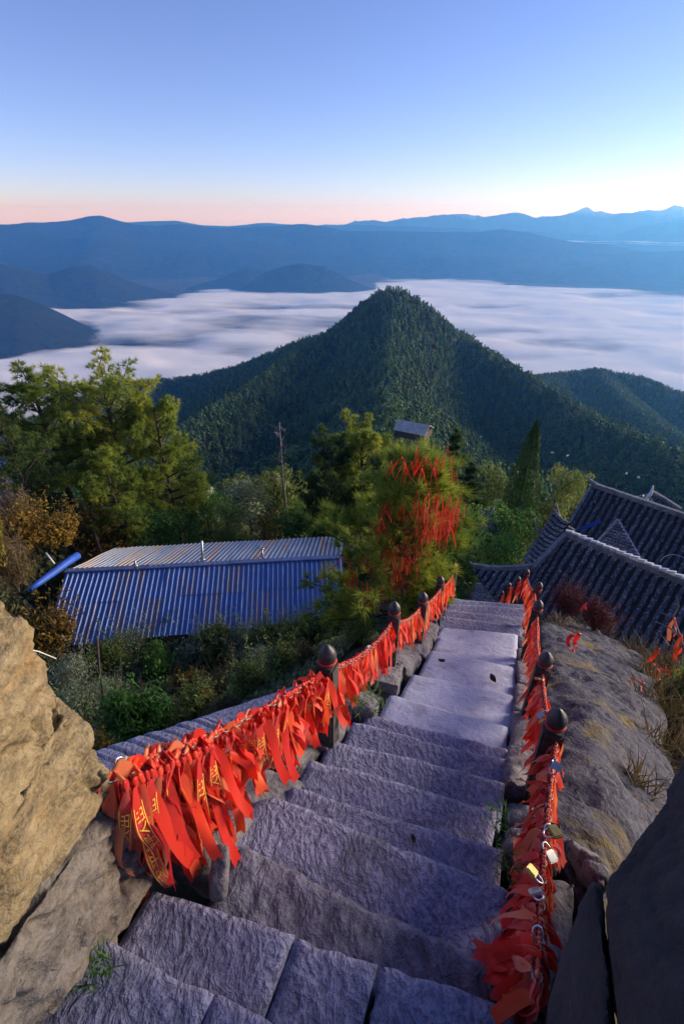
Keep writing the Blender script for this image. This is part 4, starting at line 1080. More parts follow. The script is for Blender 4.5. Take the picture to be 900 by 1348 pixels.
# ------------------------------------------------------------------ vegetation
def unit(v): return v / (np.linalg.norm(v, axis=-1, keepdims=True) + 1e-9)
def leaf_quads(C, N, ln, wd, rg, T=None):
    """n leaf blades: centre C, facing N, length ln, width wd; bent quads of two triangles each"""
    n = len(C)
    if T is None: T = rg.normal(size=(n, 3))
    T = T - (T * N).sum(1, keepdims=True) * N; T = unit(T); S_ = np.cross(N, T)
    ln = np.broadcast_to(ln, (n,))[:, None]; wd = np.broadcast_to(wd, (n,))[:, None]
    a = C - T * ln / 2; b = C + T * ln / 2
    V = np.stack([a, C + S_ * wd / 2 + N * wd * 0.15, b, C - S_ * wd / 2 + N * wd * 0.15], 1).reshape(-1, 3)
    return V, np.arange(4 * n).reshape(-1, 4)
def needles(C, Dr, ln, wd, rg, k, spread):
    """k needles fanning out of every tuft centre C about direction Dr"""
    n = len(C)
    d = unit(np.repeat(Dr, k, 0) + rg.normal(0, spread, (n * k, 3)))
    s = unit(np.cross(d, rg.normal(size=(n * k, 3))))
    L = (np.repeat(np.broadcast_to(ln, (n,)), k) * rg.uniform(0.7, 1.15, n * k))[:, None]
    P = np.repeat(C, k, 0)
    V = np.stack([P - s * wd / 2, P + s * wd / 2, P + d * L + np.array([0, 0, -0.12]) * L], 1).reshape(-1, 3)
    return V, np.arange(3 * n * k).reshape(-1, 3)
def limb_data(mb, pts, r0, r1, n=6):
    pts = np.asarray(pts); mb.tube(pts, np.linspace(r0, r1, len(pts)), n)

def pine_proto(H, Rc, base, nb, tpb, tl, nw, k, seed, shape, spread=0.55, lean=0.03, mat=None, droop=0.0):
    """trunk with limbs, and a crown of needle tufts carried at the limb ends"""
    rg = np.random.default_rng(seed)
    mb = MB()
    tz = np.linspace(0, H * 0.97, 9)
    off = np.cumsum(rg.normal(0, lean * H / 9, (9, 2)), axis=0)
    trunk = np.column_stack([off[:, 0], off[:, 1], tz])
    limb_data(mb, trunk, 0.028 * H * 0.7, 0.006 * H, 8)
    C, Dr, tint = [], [], []
    for i in range(nb):
        f = base + (1 - base) * ((i + rg.uniform(0, 1)) / nb) ** 0.9
        z = f * H * 0.96
        p0 = np.array([np.interp(z, tz, off[:, 0]), np.interp(z, tz, off[:, 1]), z])
        a = i * 2.399 + rg.normal(0, 0.4)
        ft = (f - base) / (1 - base)
        L = Rc * shape(ft) * rg.uniform(0.6, 1.15)
        up = rg.uniform(0.05, 0.45) + 0.5 * ft - droop
        d = np.array([math.cos(a), math.sin(a), up])
        t = np.linspace(0, 1, 5)[:, None]
        P = p0 + d * L * t + np.array([0, 0, 0.18 * L]) * (t ** 2) + rg.normal(0, 0.04 * L, (5, 3)) * t
        limb_data(mb, P, 0.009 * H * (1 - 0.6 * ft), 0.0025 * H, 5)
        m = max(3, int(tpb * (0.35 + L / Rc)))
        s = rg.uniform(0.35, 1.05, m) ** 0.8
        q = np.stack([np.interp(s, np.linspace(0, 1, 5), P[:, j]) for j in range(3)], 1)
        rad = 0.34 * L * (0.35 + 0.65 * np.sin(np.clip(s, 0, 1) * 2.6))
        o = unit(rg.normal(size=(m, 3))) * (rad * rg.uniform(0.2, 1, m) ** 0.6)[:, None]; o[:, 2] *= 0.55
        q = q + o
        C.append(q); dd = unit(o + d * 0.4 * L * 0.2 + np.array([0, 0, 0.35 * L * 0.4])); Dr.append(dd)
        tint.append(np.full(m, rg.uniform(0.15, 0.75)) + rg.normal(0, 0.13, m))
    C = np.concatenate(C); Dr = np.concatenate(Dr); tint = np.concatenate(tint)
    V, F3 = needles(C, Dr, tl * rg.uniform(0.8, 1.2, len(C)), nw, rg, k, spread)
    tv = np.clip(np.repeat(tint, k * 3) + np.repeat(rg.normal(0, 0.06, len(C) * k), 3), 0, 1)
    return mb.mesh('trunk', True), np_mesh('crown', V, F3, False, tv), C
def ico():
    bm = bmesh.new(); bmesh.ops.create_icosphere(bm, subdivisions=2, radius=1.0)
    v = np.array([x.co[:] for x in bm.verts]); f = np.array([[w.index for w in p.verts] for p in bm.faces]); bm.free()
    return v, f
ICO = ico()
def broad_proto(H, Rc, base, nl, lpl, ls, seed, flat=0.8, mat=None, core=0.0):
    rg = np.random.default_rng(seed)
    mb = MB()
    limb_data(mb, [(0, 0, 0), (0.02 * H, 0, H * 0.3), (0.0, 0.03 * H, H * 0.6), (0.01 * H, 0, H * 0.85)], 0.022 * H, 0.005 * H, 7)
    V, Fq, tv = [], [], []; n0 = 0; F3 = []
    for i in range(nl):
        f = rg.uniform(0, 1); z = H * (base + (1 - base) * f * 0.88)
        rr_ = Rc * math.sqrt(max(0.05, 1 - ((f - 0.4) / 0.75) ** 2)) * rg.uniform(0.25, 0.85)
        a = rg.uniform(0, 6.283)
        c = np.array([rr_ * math.cos(a), rr_ * math.sin(a), z])
        limb_data(mb, [(0, 0, max(0.15 * H, z - rr_ * 0.8)), c * np.array([0.6, 0.6, 1]) - np.array([0, 0, 0.2 * rr_]), c], 0.007 * H, 0.002 * H, 4)
        r = Rc * rg.uniform(0.28, 0.48)
        n = int(lpl * (r / (0.4 * Rc)) ** 2)
        d = unit(rg.normal(size=(n, 3)) + np.array([0, 0, 0.25]))
        bump_ = 1 + 0.22 * fbm(d[:, 0] * 3 + i, d[:, 1] * 3, d[:, 2] * 3, 2, seed)
        p = c + d * (r * bump_ * rg.uniform(0.72, 1.08, n))[:, None] * np.array([1, 1, flat])
        nn = unit(d + rg.normal(0, 0.32, (n, 3)))
        v, q = leaf_quads(p, nn, ls * rg.uniform(0.7, 1.4, n), ls * rg.uniform(0.45, 0.85, n), rg)
        V.append(v); Fq.append(q + n0); n0 += len(v)
        lt_ = rg.uniform(0.2, 0.8)
        tv.append(np.repeat(np.clip(lt_ + rg.normal(0, 0.15, n), 0, 1), 4))
        if core:
            iv, if_ = ICO
            dv_ = 1 + 0.25 * fbm(iv[:, 0] * 2.6 + i, iv[:, 1] * 2.6, iv[:, 2] * 2.6, 3, seed)
            V.append(c + iv * (r * core * dv_)[:, None] * np.array([1, 1, flat])); F3.append(if_ + n0); n0 += len(iv)
            tv.append(np.clip(lt_ + rg.normal(0, 0.1, len(iv)), 0, 1))
    fl = [np.concatenate(Fq)] + ([np.concatenate(F3)] if F3 else [])
    return mb.mesh('trunk', True), np_mesh('crown', np.concatenate(V), fl, bool(core), np.concatenate(tv)), None
def cypress_proto(H, Rc, n, ls, seed):
    rg = np.random.default_rng(seed)
    mb = MB(); limb_data(mb, [(0, 0, 0), (0, 0, H * 0.5), (0, 0, H * 0.95)], 0.02 * H, 0.003 * H, 7)
    f = rg.uniform(0.03, 1, n) ** 1.0; a = rg.uniform(0, 6.283, n)
    prof = np.minimum(1, (f + 0.02) / 0.22) ** 0.5 * (1 - f) ** 0.78 * 1.25
    lump = 1 + 0.5 * fbm(np.cos(a) * 2.6, np.sin(a) * 2.6, f * 9, 4, seed)
    r = Rc * prof * lump * rg.uniform(0.55, 1.0, n) ** 0.5
    C = np.stack([r * np.cos(a), r * np.sin(a), f * H], 1)
    out = np.stack([np.cos(a), np.sin(a), np.full(n, 0.2)], 1)
    N = unit(out + rg.normal(0, 0.5, (n, 3))); T = unit(np.array([0, 0, 1.0]) + out * 0.5 + rg.normal(0, 0.25, (n, 3)))
    V, q = leaf_quads(C, N, ls * rg.uniform(0.8, 1.6, n), ls * 0.4, rg, T)
    tint = np.clip(0.4 + 0.5 * fbm(np.cos(a) * 3, np.sin(a) * 3, f * 9, 2, seed + 3) + rg.normal(0, 0.12, n), 0, 1)
    return mb.mesh('trunk', True), np_mesh('crown', V, q, False, np.repeat(tint, 4)), None
def shrub_mesh(R0, H, n, ls, seed, wd=0.5, upright=0.3):
    """a bush: leaves over a few lobes, thin stems below"""
    rg = np.random.default_rng(seed)
    V, Fq, tv = [], [], []; n0 = 0
    for i in range(7):
        a = rg.uniform(0, 6.283); rr_ = R0 * rg.uniform(0, 0.6)
        c = np.array([rr_ * math.cos(a), rr_ * math.sin(a), H * rg.uniform(0.35, 0.7)]); r = R0 * rg.uniform(0.35, 0.6)
        m = n // 7
        d = unit(rg.normal(size=(m, 3)) + np.array([0, 0, 0.3]))
        p = c + d * (r * rg.uniform(0.45, 1.1, m))[:, None] * np.array([1, 1, H / R0 * 0.8]); p[:, 2] = np.maximum(p[:, 2], 0.02)
        v, q = leaf_quads(p, unit(d + rg.normal(0, 0.45, (m, 3))), ls * rg.uniform(0.6, 1.4, m), ls * wd * rg.uniform(0.6, 1.2, m), rg, unit(rg.normal(0, 0.6, (m, 3)) + np.array([0, 0, upright * 2])))
        V.append(v); Fq.append(q + n0); n0 += len(v); tv.append(np.repeat(np.clip(rg.uniform(0.2, 0.7) + rg.normal(0, 0.15, m), 0, 1), 4))
    for i in range(34):
        a = rg.uniform(0, 6.283); e = np.array([math.cos(a), math.sin(a), 0]) * R0 * rg.uniform(0.4, 1.25); e[2] = H * rg.uniform(0.5, 1.35)
        m = 26; s_ = rg.uniform(0.35, 1.0, m)[:, None]
        p = e * np.array([1, 1, 1]) * s_ + rg.normal(0, 0.028, (m, 3))
        v, q = leaf_quads(p, unit(rg.normal(size=(m, 3)) + np.array([0, 0, 0.5])), ls * rg.uniform(0.7, 1.3, m), ls * wd * rg.uniform(0.6, 1.1, m), rg)
        V.append(v); Fq.append(q + n0); n0 += len(v); tv.append(np.repeat(np.clip(rg.uniform(0.3, 0.9) + rg.normal(0, 0.1, m), 0, 1), 4))
    return np_mesh('leaves', np.concatenate(V), np.concatenate(Fq), False, np.concatenate(tv))
def stems_mesh(R0, H, k, seed, r=0.012):
    rg = np.random.default_rng(seed); mb = MB()
    for i in range(k):
        a = rg.uniform(0, 6.283); e = np.array([math.cos(a), math.sin(a), 0]) * R0 * rg.uniform(0.3, 0.9) + np.array([0, 0, H * rg.uniform(0.7, 1.05)])
        m1 = e * np.array([0.4, 0.4, 0.55]) + rg.normal(0, 0.06 * R0, 3)
        mb.tube([(0, 0, -0.05), m1, e], [r, r * 0.7, r * 0.3], 4)
    return mb.mesh('stems')
def grass_mesh(R0, H, n, seed, wd=0.012, lean=0.5):
    rg = np.random.default_rng(seed)
    a = rg.uniform(0, 6.283, n); r = R0 * np.sqrt(rg.uniform(0, 1, n))
    P = np.stack([r * np.cos(a), r * np.sin(a), np.zeros(n)], 1)
    d = np.stack([rg.normal(0, lean, n), rg.normal(0, lean, n), np.ones(n)], 1); d = unit(d + P / R0 * 0.4)
    h = H * rg.uniform(0.4, 1.1, n)[:, None]
    s = unit(np.cross(d, rg.normal(size=(n, 3)))) * wd / 2
    m1 = P + d * h * 0.55; tip = P + d * h + np.stack([d[:, 0], d[:, 1], np.full(n, -0.5)], 1) * h * 0.25
    V = np.stack([P - s, P + s, m1 + s * 0.8, m1 - s * 0.8, tip], 1).reshape(-1, 3)
    b = np.arange(n) * 5
    return np_mesh('blades', V, [np.stack([b, b + 1, b + 2, b + 3], 1), np.stack([b + 3, b + 2, b + 4], 1)], False, np.repeat(np.clip(rg.normal(0.5, 0.22, n), 0, 1), 5))

# prototypes, unit-less: (trunk mesh, crown mesh, height, crown radius)
def proto(tr, cr, H, Rc, mleaf, mbark=None):
    tr.materials.append(mbark or M_bark); cr.materials.append(mleaf)
    n = len(cr.vertices); co = np.empty(n * 3, np.float32); cr.vertices.foreach_get('co', co); co = co.reshape(-1, 3)
    H = float(np.percentile(co[:, 2], 99.7)); Rc = float(np.percentile(np.hypot(co[:, 0], co[:, 1]), 93))
    return tr, cr, H, Rc
rnd = lambda f: 0.55 + 0.6 * math.sin(min(1, f * 1.05 + 0.12) * math.pi) ** 0.8
coney = lambda f: max(0.12, 1.05 - f * 0.95)
umb = lambda f: 0.35 + 0.85 * f ** 0.5 if f < 0.75 else 1.15 - 1.4 * (f - 0.75)
K = {}
K['pine_a'] = proto(*pine_proto(12, 2.9, 0.30, 34, 34, 0.42, 0.055, 22, 301, umb, spread=0.7)[:2], 12, 3.0, M_pine)
K['pine_b'] = proto(*pine_proto(12, 2.7, 0.22, 38, 36, 0.40, 0.055, 22, 302, rnd, spread=0.7)[:2], 12, 2.9, M_pine)
K['pine_c'] = proto(*pine_proto(11, 2.8, 0.18, 38, 34, 0.40, 0.055, 22, 303, rnd, spread=0.7)[:2], 11, 3.0, M_pinedark)
K['fir'] = proto(*pine_proto(11, 2.0, 0.10, 50, 22, 0.36, 0.05, 20, 304, coney, droop=0.25)[:2], 11, 2.1, M_pinedark)
K['cypress'] = proto(*cypress_proto(9, 1.9, 9000, 0.16, 305)[:2], 9, 2.0, M_cypress)
K['broad_a'] = proto(*broad_proto(8, 2.7, 0.25, 22, 170, 0.24, 306)[:2], 8, 2.9, M_broad)
K['broad_b'] = proto(*broad_proto(7, 2.6, 0.18, 20, 170, 0.22, 307)[:2], 7, 2.8, M_bushgreen)
K['broad_pale'] = proto(*broad_proto(7, 2.4, 0.2, 18, 150, 0.22, 308)[:2], 7, 2.6, M_paleleaf, M_barkpale)
K['broad_orange'] = proto(*broad_proto(6, 2.2, 0.25, 14, 120, 0.20, 309)[:2], 6, 2.4, M_orange)
K['forest_a'] = proto(*broad_proto(8, 2.9, 0.22, 9, 40, 0.55, 311, core=0.97)[:2], 8, 2.8, M_forest)
K['forest_b'] = proto(*broad_proto(9, 2.6, 0.22, 8, 40, 0.55, 312, 1.1, core=0.97)[:2], 9, 2.5, M_forest)
K['forest_c'] = proto(*cypress_proto(10, 2.5, 1500, 0.40, 313)[:2], 10, 2.3, M_forest)

def ground_hit(u, v, d0=0.8, d1=400):
    r = ray(u, v); h = math.hypot(r[0], r[1])
    d = d0 * np.exp(np.linspace(0, math.log(d1 / d0), 700))
    x, y, z = r[0] / h * d, r[1] / h * d, r[2] / h * d
    below = z < ground_z(x, y)
    i = int(np.argmax(below)) if below.any() else len(d) - 1
    return np.array([x[i], y[i], float(ground_z(np.array([x[i]]), np.array([y[i]]))[0])])
def plant_tree(name, kind, u, vtop, d, wpx, label, group, rz=None, hmax=None, cat='tree', lean=None):
    tr, cr, H, Rc = K[kind]
    t = ond(u, vtop, d)
    zg = float(ground_z(np.array([t[0]]), np.array([t[1]]))[0]) - 0.25
    depth = t[1] * CP - t[2] * SP
    h = max(1.5, t[2] - zg)
    w = wpx * depth / F / 2
    r = empty(name, (t[0], t[1], zg), rng.uniform(0, 6.28) if rz is None else rz, label, cat, group)
    sx, sz = w / Rc, h / H
    if lean: r.rotation_euler = (lean[0], lean[1], r.rotation_euler[2])
    for nm, me in (('trunk', tr), ('crown', cr)):
        o = link(nm, me, None, r); o.scale = (sx, sx, sz)
    return r
GP = 'pines on the slope behind the metal shed'
plant_tree('pine_tree', 'pine_a', 128, 472, 28.5, 128, 'tall open topped pine with bare trunk rising behind the left end of the shed', GP, 0.6)
plant_tree('pine_tree', 'pine_b', 36, 485, 30, 128, 'broad pine at the left edge with yellow green needles', GP, 2.0)
plant_tree('pine_tree', 'pine_b', 196, 512, 27.5, 100, 'rounded yellow green pine overlapping the tall open topped pine on its right', GP, 4.0)
plant_tree('pine_tree', 'pine_a', 92, 545, 31, 110, 'mid height pine between the tall open topped pine and the broad left edge pine', GP, 1.0)
plant_tree('pine_tree', 'pine_c', -12, 530, 26, 100, 'dark pine cut by the left edge of the view', GP, 3.0)
plant_tree('pine_tree', 'pine_b', 130, 585, 25, 90, 'low yellowish pine in front of the bare trunk', GP, 5.1)
plant_tree('pine_tree', 'pine_c', 234, 600, 30, 80, 'dark pine at the right end of the left pine group', GP, 0.3)
plant_tree('pine_tree', 'pine_b', 478, 548, 27, 100, 'pale green round topped pine behind the ribbon pine', GP, 2.2)
plant_tree('pine_tree', 'pine_c', 437, 566, 26, 84, 'dark green pine left of the pale round topped pine', GP, 1.2)
plant_tree('pine_tree', 'pine_c', 505, 600, 24, 80, 'dark pine hidden partly by the ribbon pine on its left side', GP, 4.4)
plant_tree('pine_tree', 'pine_c', 412, 640, 25, 70, 'low dark pine above the right part of the shed roof', GP, 3.3)
GB = 'trees behind the metal shed'
for k, (kind, u, v, d, w, lab) in enumerate([
    ('broad_pale', 322, 640, 30, 74, 'pale grey green tree behind the middle of the shed'),
    ('broad_b', 270, 652, 28, 70, 'deep green bushy tree behind the tall thin vent pipe'),
    ('broad_a', 296, 664, 26, 56, 'small leafy tree just right of the tall vent pipe'),
    ('broad_a', 360, 618, 30, 66, 'olive tree standing around the bare dead trunk'),
    ('broad_orange', 346, 676, 25, 54, 'low orange brown bush behind the short capped vent pipe'),
    ('broad_b', 228, 668, 26, 64, 'dark green bush behind the left part of the shed roof'),
    ('broad_a', 392, 634, 31, 64, 'olive tree right of the bare dead trunk'),
    ('broad_b', 190, 668, 25, 66, 'dark bush below the rounded pine'),
    ('broad_pale', 250, 640, 36, 60, 'faint pale tree right of the left pine group'),
    ('broad_orange', 118, 672, 24, 100, 'wide orange brown bush on the bank above the blue tube'),
    ('broad_orange', 60, 650, 27, 66, 'brown leaved bush above the dry bank by the cabin'),
    ('broad_b', 384, 672, 24.5, 60, 'dark green bush behind the right part of the shed roof')]):
    plant_tree('leafy_tree', kind, u, v, d, w, lab, GB)
GR_ = 'trees left of the temple roofs'
for k, (nm, kind, u, v, d, w, lab) in enumerate([
    ('fir_tree', 'fir', 603, 566, 26, 62, 'tall narrow fir right behind the ribbon pine'),
    ('fir_tree', 'fir', 622, 610, 23, 56, 'second fir between the ribbon pine and the yellow lit tree'),
    ('leafy_tree', 'broad_a', 648, 612, 27, 60, 'yellow green leafy tree left of the dark cypress'),
    ('cypress_tree', 'cypress', 707, 553, 24, 66, 'dark pointed cypress standing tallest beside the temple roofs'),
    ('leafy_tree', 'broad_a', 744, 614, 27, 56, 'light green leafy tree right of the dark cypress'),
    ('leafy_tree', 'broad_a', 768, 622, 30, 50, 'light green leafy tree nearest the top of the plain tiled roof'),
    ('leafy_tree', 'broad_b', 672, 664, 19, 72, 'dark round tree in front of the cypress foot'),
    ('leafy_tree', 'broad_b', 625, 668, 18, 60, 'dark tree beside the little grey tiled roof'),
    ('leafy_tree', 'broad_b', 656, 700, 15.5, 64, 'dark low tree above the upturned corner of the hip roof'),
    ('leafy_tree', 'broad_b', 612, 704, 14.5, 50, 'dark bush behind the end of the left rail'),
    ('fir_tree', 'fir', 585, 612, 22, 50, 'short fir peeping over the right shoulder of the ribbon pine'),
    ('leafy_tree', 'broad_b', 690, 640, 26, 50, 'dark tree left foot of the cypress')]):
    plant_tree(nm, kind, u, v, d, w, lab, GR_)

def bare_tree(u, vt, d, label):
    t = ond(u, vt, d); zg = float(ground_z(np.array([t[0]]), np.array([t[1]]))[0]); H = t[2] - zg
    r = empty('dead_tree', (t[0], t[1], zg), 0, label, 'tree')
    rg = np.random.default_rng(5)
    mb = MB(); P = np.array([(0, 0, -0.2), (0.05, 0, H * 0.3), (-0.05, 0, H * 0.6), (-0.02, 0, H)]); limb_data(mb, P, 0.13, 0.03, 6); link('trunk', mb.mesh('trunk', True), M_barkpale, r)
    for k in range(16):
        z = H * rg.uniform(0.5, 0.97); a = rg.uniform(0, 6.28); L = rg.uniform(0.5, 1.7) * (1.25 - z / H)
        e = np.array([math.cos(a) * L, math.sin(a) * L, z + L * 0.5])
        mb = MB(); limb_data(mb, [(0, 0, z), (e[0] * 0.5, e[1] * 0.5, z + L * 0.12), e], 0.035, 0.008, 4)
        for q in range(3):
            s = rg.uniform(0.4, 0.9); b = np.array([0, 0, z]) * (1 - s) + e * s
            limb_data(mb, [b, b + rg.normal(0, 0.25, 3) + np.array([0, 0, 0.15])], 0.015, 0.005, 3)
        link('branch', mb.mesh('branch'), M_barkpale, r)
bare_tree(368, 556, 28, 'leafless dead tree with thin grey branches behind the shed')

# bushes on the steep bank between the stair and the shed
SH = {}
def shrub(kind, mat, R0, H, n, ls, seed, **k):
    a = shrub_mesh(R0, H, n, ls, seed, **k); a.materials.append(mat)
    b = stems_mesh(R0 * 1.1, H * 1.25, 22, seed + 1, 0.008); b.materials.append(M_bark)
    SH[kind] = (a, b, R0, H)
shrub('round', M_bushgreen, 0.5, 0.75, 4200, 0.06, 401)
shrub('pale', M_paleleaf, 0.5, 0.8, 2600, 0.055, 402, wd=0.3, upright=0.5)
shrub('broad', M_broad, 0.5, 0.8, 2400, 0.07, 403)
shrub('rust', M_orange, 0.5, 0.7, 1500, 0.07, 404)
shrub('red', M_redleaf, 0.5, 0.55, 3200, 0.05, 405, wd=0.25)
shrub('dry', M_drygrass, 0.5, 0.6, 1500, 0.11, 406, wd=0.12, upright=0.8)
shrub('yellow', M_yellowleaf, 0.5, 1.3, 1500, 0.09, 407)
def plant_bush(kind, u, v, wpx, hpx, label, group=None, d=None, name='bush', cat='bush', P=None):
    """u, v is where the foot of the bush meets the bank"""
    if P is None: P = ground_hit(u, v) if d is None else ond(u, v, d)
    depth = P[1] * CP - P[2] * SP
    a, b, R0, H = SH[kind]
    sx = wpx * depth / F / 2 / R0; sz = hpx * depth / F / H / 0.85
    r = empty(name, tuple(P - np.array([0, 0, 0.05 * sz])), rng.uniform(0, 6.28), label, cat, group)
    for nm, me in (('leaves', a), ('stems', b)):
        o = link(nm, me, None, r); o.scale = (sx, sx, sz)
    return r
GS = 'bushes on the bank between the stair and the shed'
plant_bush('round', 192, 985, 96, 100, 'dense round dark green bush nearest the sloping ledge', GS)
plant_bush('round', 218, 892, 44, 52, 'small dark green round bush under the shed eave', GS)
plant_bush('rust', 84, 858, 80, 66, 'yellow brown sapling in front of the left corner of the shed', GS)
for k, (kind, u, v, w, h, lab) in enumerate([
    ('pale', 118, 950, 70, 70, 'pale grey green bush beside the tan boulder'), ('pale', 106, 906, 60, 56, 'pale bush just above the tan boulder'),
    ('broad', 150, 890, 60, 50, 'leafy bush right of the yellow brown sapling'), ('pale', 255, 880, 66, 50, 'pale bush right of the small dark round bush'),
    ('broad', 290, 872, 60, 54, 'green bush under the middle of the shed eave'), ('pale', 318, 868, 60, 48, 'pale bush under the eave right of the middle'),
    ('broad', 352, 862, 60, 44, 'green bush below the eave, third from the right rail post'), ('broad', 384, 858, 56, 46, 'green bush below the eave near the ribbon pine'),
    ('dry', 300, 920, 70, 46, 'dry brown bush in the middle of the bank'), ('broad', 268, 944, 66, 52, 'olive bush right of the dense round bush'),
    ('pale', 150, 925, 52, 40, 'pale bush touching the dense round bush on its left'), ('broad', 330, 915, 66, 50, 'olive bush above the bend of the sloping ledge'),
    ('broad', 372, 892, 62, 46, 'dark olive bush left of the first rail post'), ('rust', 250, 915, 50, 36, 'reddish bush above the olive bush'),
    ('pale', 350, 886, 56, 40, 'grey bush between two olive bushes near the rail'), ('broad', 412, 850, 60, 42, 'bush just behind the first post of the left rail'),
    ('broad', 448, 838, 60, 46, 'bush at the foot of the ribbon pine'), ('rust', 140, 990, 40, 30, 'small rusty bush at the top of the ledge'), ('broad', 232, 968, 50, 40, 'low bush along the edge of the ledge'),
    ('dry', 300, 948, 56, 34, 'straw coloured tuft on the edge of the ledge'), ('pale', 180, 868, 60, 50, 'pale sapling against the shed roof'), ('broad', 226, 850, 46, 44, 'thin leafy sapling overlapping the shed eave'),
    ('broad', 470, 850, 50, 36, 'low bush left of the second rail post'), ('dry', 404, 878, 44, 30, 'dry tuft beside the first rail post')]):
    plant_bush(kind, u, v, w, h, lab, GS)
plant_bush('yellow', 0, 760, 44, 130, 'bright yellow leaved bush at the left edge', None, d=15)
for k, (u, v, w, h, lab) in enumerate([(40, 720, 80, 50, 'dry brown bush on the bank under the cabin'), (22, 770, 70, 56, 'brown scrub left of the blue tube'), (85, 715, 70, 40, 'brown scrub above the blue tube'), (25, 690, 60, 40, 'straw coloured scrub beside the cabin')]):
    plant_bush('dry' if k % 2 else 'rust', u, v, w, h, lab, 'scrub on the dark bank by the cabin', d=[21, 17.5, 21, 23][k])
plant_bush('red', 742, 812, 56, 42, 'dark red twiggy bush left half behind the rock dome', 'red twiggy bushes', d=8.3)
plant_bush('red', 782, 828, 62, 38, 'dark red twiggy bush at the top edge of the rock dome', 'red twiggy bushes', d=8.4)

# ground cover over the near slopes
def cover(n, seed):
    rg = np.random.default_rng(seed)
    a = np.radians(rg.uniform(-50, 46, n)); d = 2.5 * np.exp(rg.uniform(0, 1, n) * math.log(60 / 2.5))
    x, y = np.sin(a) * d, np.cos(a) * d
    al_, w_ = x * AL[0] + y * AL[1], x * WD[0] + y * WD[1]
    ok = ~((w_ > -1.9) & (w_ < 0.8) & (al_ < 8.2)) & ~((x > -13) & (x < 2.3) & (y > 14.5) & (y < 21.5))
    x, y, d = x[ok], y[ok], d[ok]; m = len(x)
    z = ground_z(x, y)
    s = 0.022 * d ** 0.72 * rg.uniform(0.6, 1.5, m)
    C = np.stack([x, y, z + s * rg.uniform(0.1, 1.6, m)], 1)
    V, q = leaf_quads(C, unit(rg.normal(size=(m, 3)) + np.array([0, -0.4, 0.6])), s * 1.5, s * 0.7, rg, unit(rg.normal(0, 0.6, (m, 3)) + np.array([0, 0, 1.0])))
    tint = np.clip(0.35 + 0.5 * fbm(x * 0.5, y * 0.5, 0, 3, 9) + rg.normal(0, 0.15, m), 0, 1)
    return np_mesh('ground_cover', V, q, False, np.repeat(tint, 4))
tag(link('ground_cover', cover(230000, 3), foliage('ground_cover_leaves', (0.065, 0.09, 0.04), (0.17, 0.20, 0.09), (0.32, 0.29, 0.16), trans=0.3)), kind='stuff')

# dry grass along the far side of the rock dome and weeds in the joints
def grass_at(P, R0, H, n, seed, mat, label, wd=0.012, cat='grass', group=None, lean=0.5):
    me = grass_mesh(R0, H, n, seed, wd, lean); me.materials.append(mat)
    return tag(link('grass_tuft', me, None, None, tuple(P)), label, cat, group)
GT = 'dry grass along the rock dome'
for k, (u, v, H_, R0, h, n, lab) in enumerate([(880, 950, 2.05, 0.35, 0.55, 420, 'tall dry grass tuft at the right edge beside the rock dome'), (858, 905, 2.1, 0.30, 0.45, 360, 'dry grass tuft at the shoulder of the rock dome'), (888, 900, 2.25, 0.4, 0.6, 420, 'dry grass tuft at the right edge above the dark boulder'),
        (876, 1000, 2.05, 0.25, 0.4, 300, 'dry grass tuft where the dome meets the dark boulder'), (838, 1040, 1.92, 0.12, 0.30, 110, 'thin straw stalks in front of the dark boulder'), (845, 870, 2.15, 0.35, 0.4, 340, 'dry grass tuft at the top corner of the rock dome'), (895, 860, 2.6, 0.5, 0.7, 460, 'dark tangled grass under the hanging ribbons'),
        (780, 824, 1.95, 0.4, 0.22, 300, 'low yellow grass on the crest of the rock dome'), (740, 826, 1.85, 0.3, 0.20, 220, 'low yellow grass beside the right rail on the dome')]):
    grass_at(onst(u, v, H_) - np.array([0, 0, 0.04]), R0, h, n, 500 + k, M_drygrass, lab, 0.010, group=GT)
plant_bush('broad', 886, 930, 60, 60, 'dark leafy bush in the grass right of the rock dome', None, P=onst(886, 935, 2.35))
plant_bush('dry', 868, 890, 50, 40, 'grey twiggy bush below the hanging ribbons', None, P=onst(868, 895, 2.3))
GW = 'weeds in the joints of the stair'
for k, (P, R0, h, n, lab) in enumerate([(ray(126, 1280) * 1.42, 0.045, 0.08, 70, 'small green weed growing out of the first step'), (ray(662, 1090) * 2.05, 0.05, 0.035, 50, 'green weeds between the kerb stones and the steps'), (ray(668, 1130) * 1.95, 0.05, 0.04, 50, 'green weeds below the right kerb stones'), (ray(655, 1070) * 2.1, 0.05, 0.05, 50, 'tiny weeds beside the fourth step'), (ray(492, 920) * 2.75, 0.08, 0.08, 70, 'weeds at the left corner of the lowest cement tread'), (ray(465, 930) * 2.7, 0.06, 0.06, 60, 'weeds under the ribbons beside the first post'), (ray(672, 1150) * 1.85, 0.05, 0.035, 40, 'weeds under the hanging padlocks')]):
    grass_at(P, R0, h, n, 540 + k, M_bushgreen, lab, 0.005, 'weed', GW, 0.8)

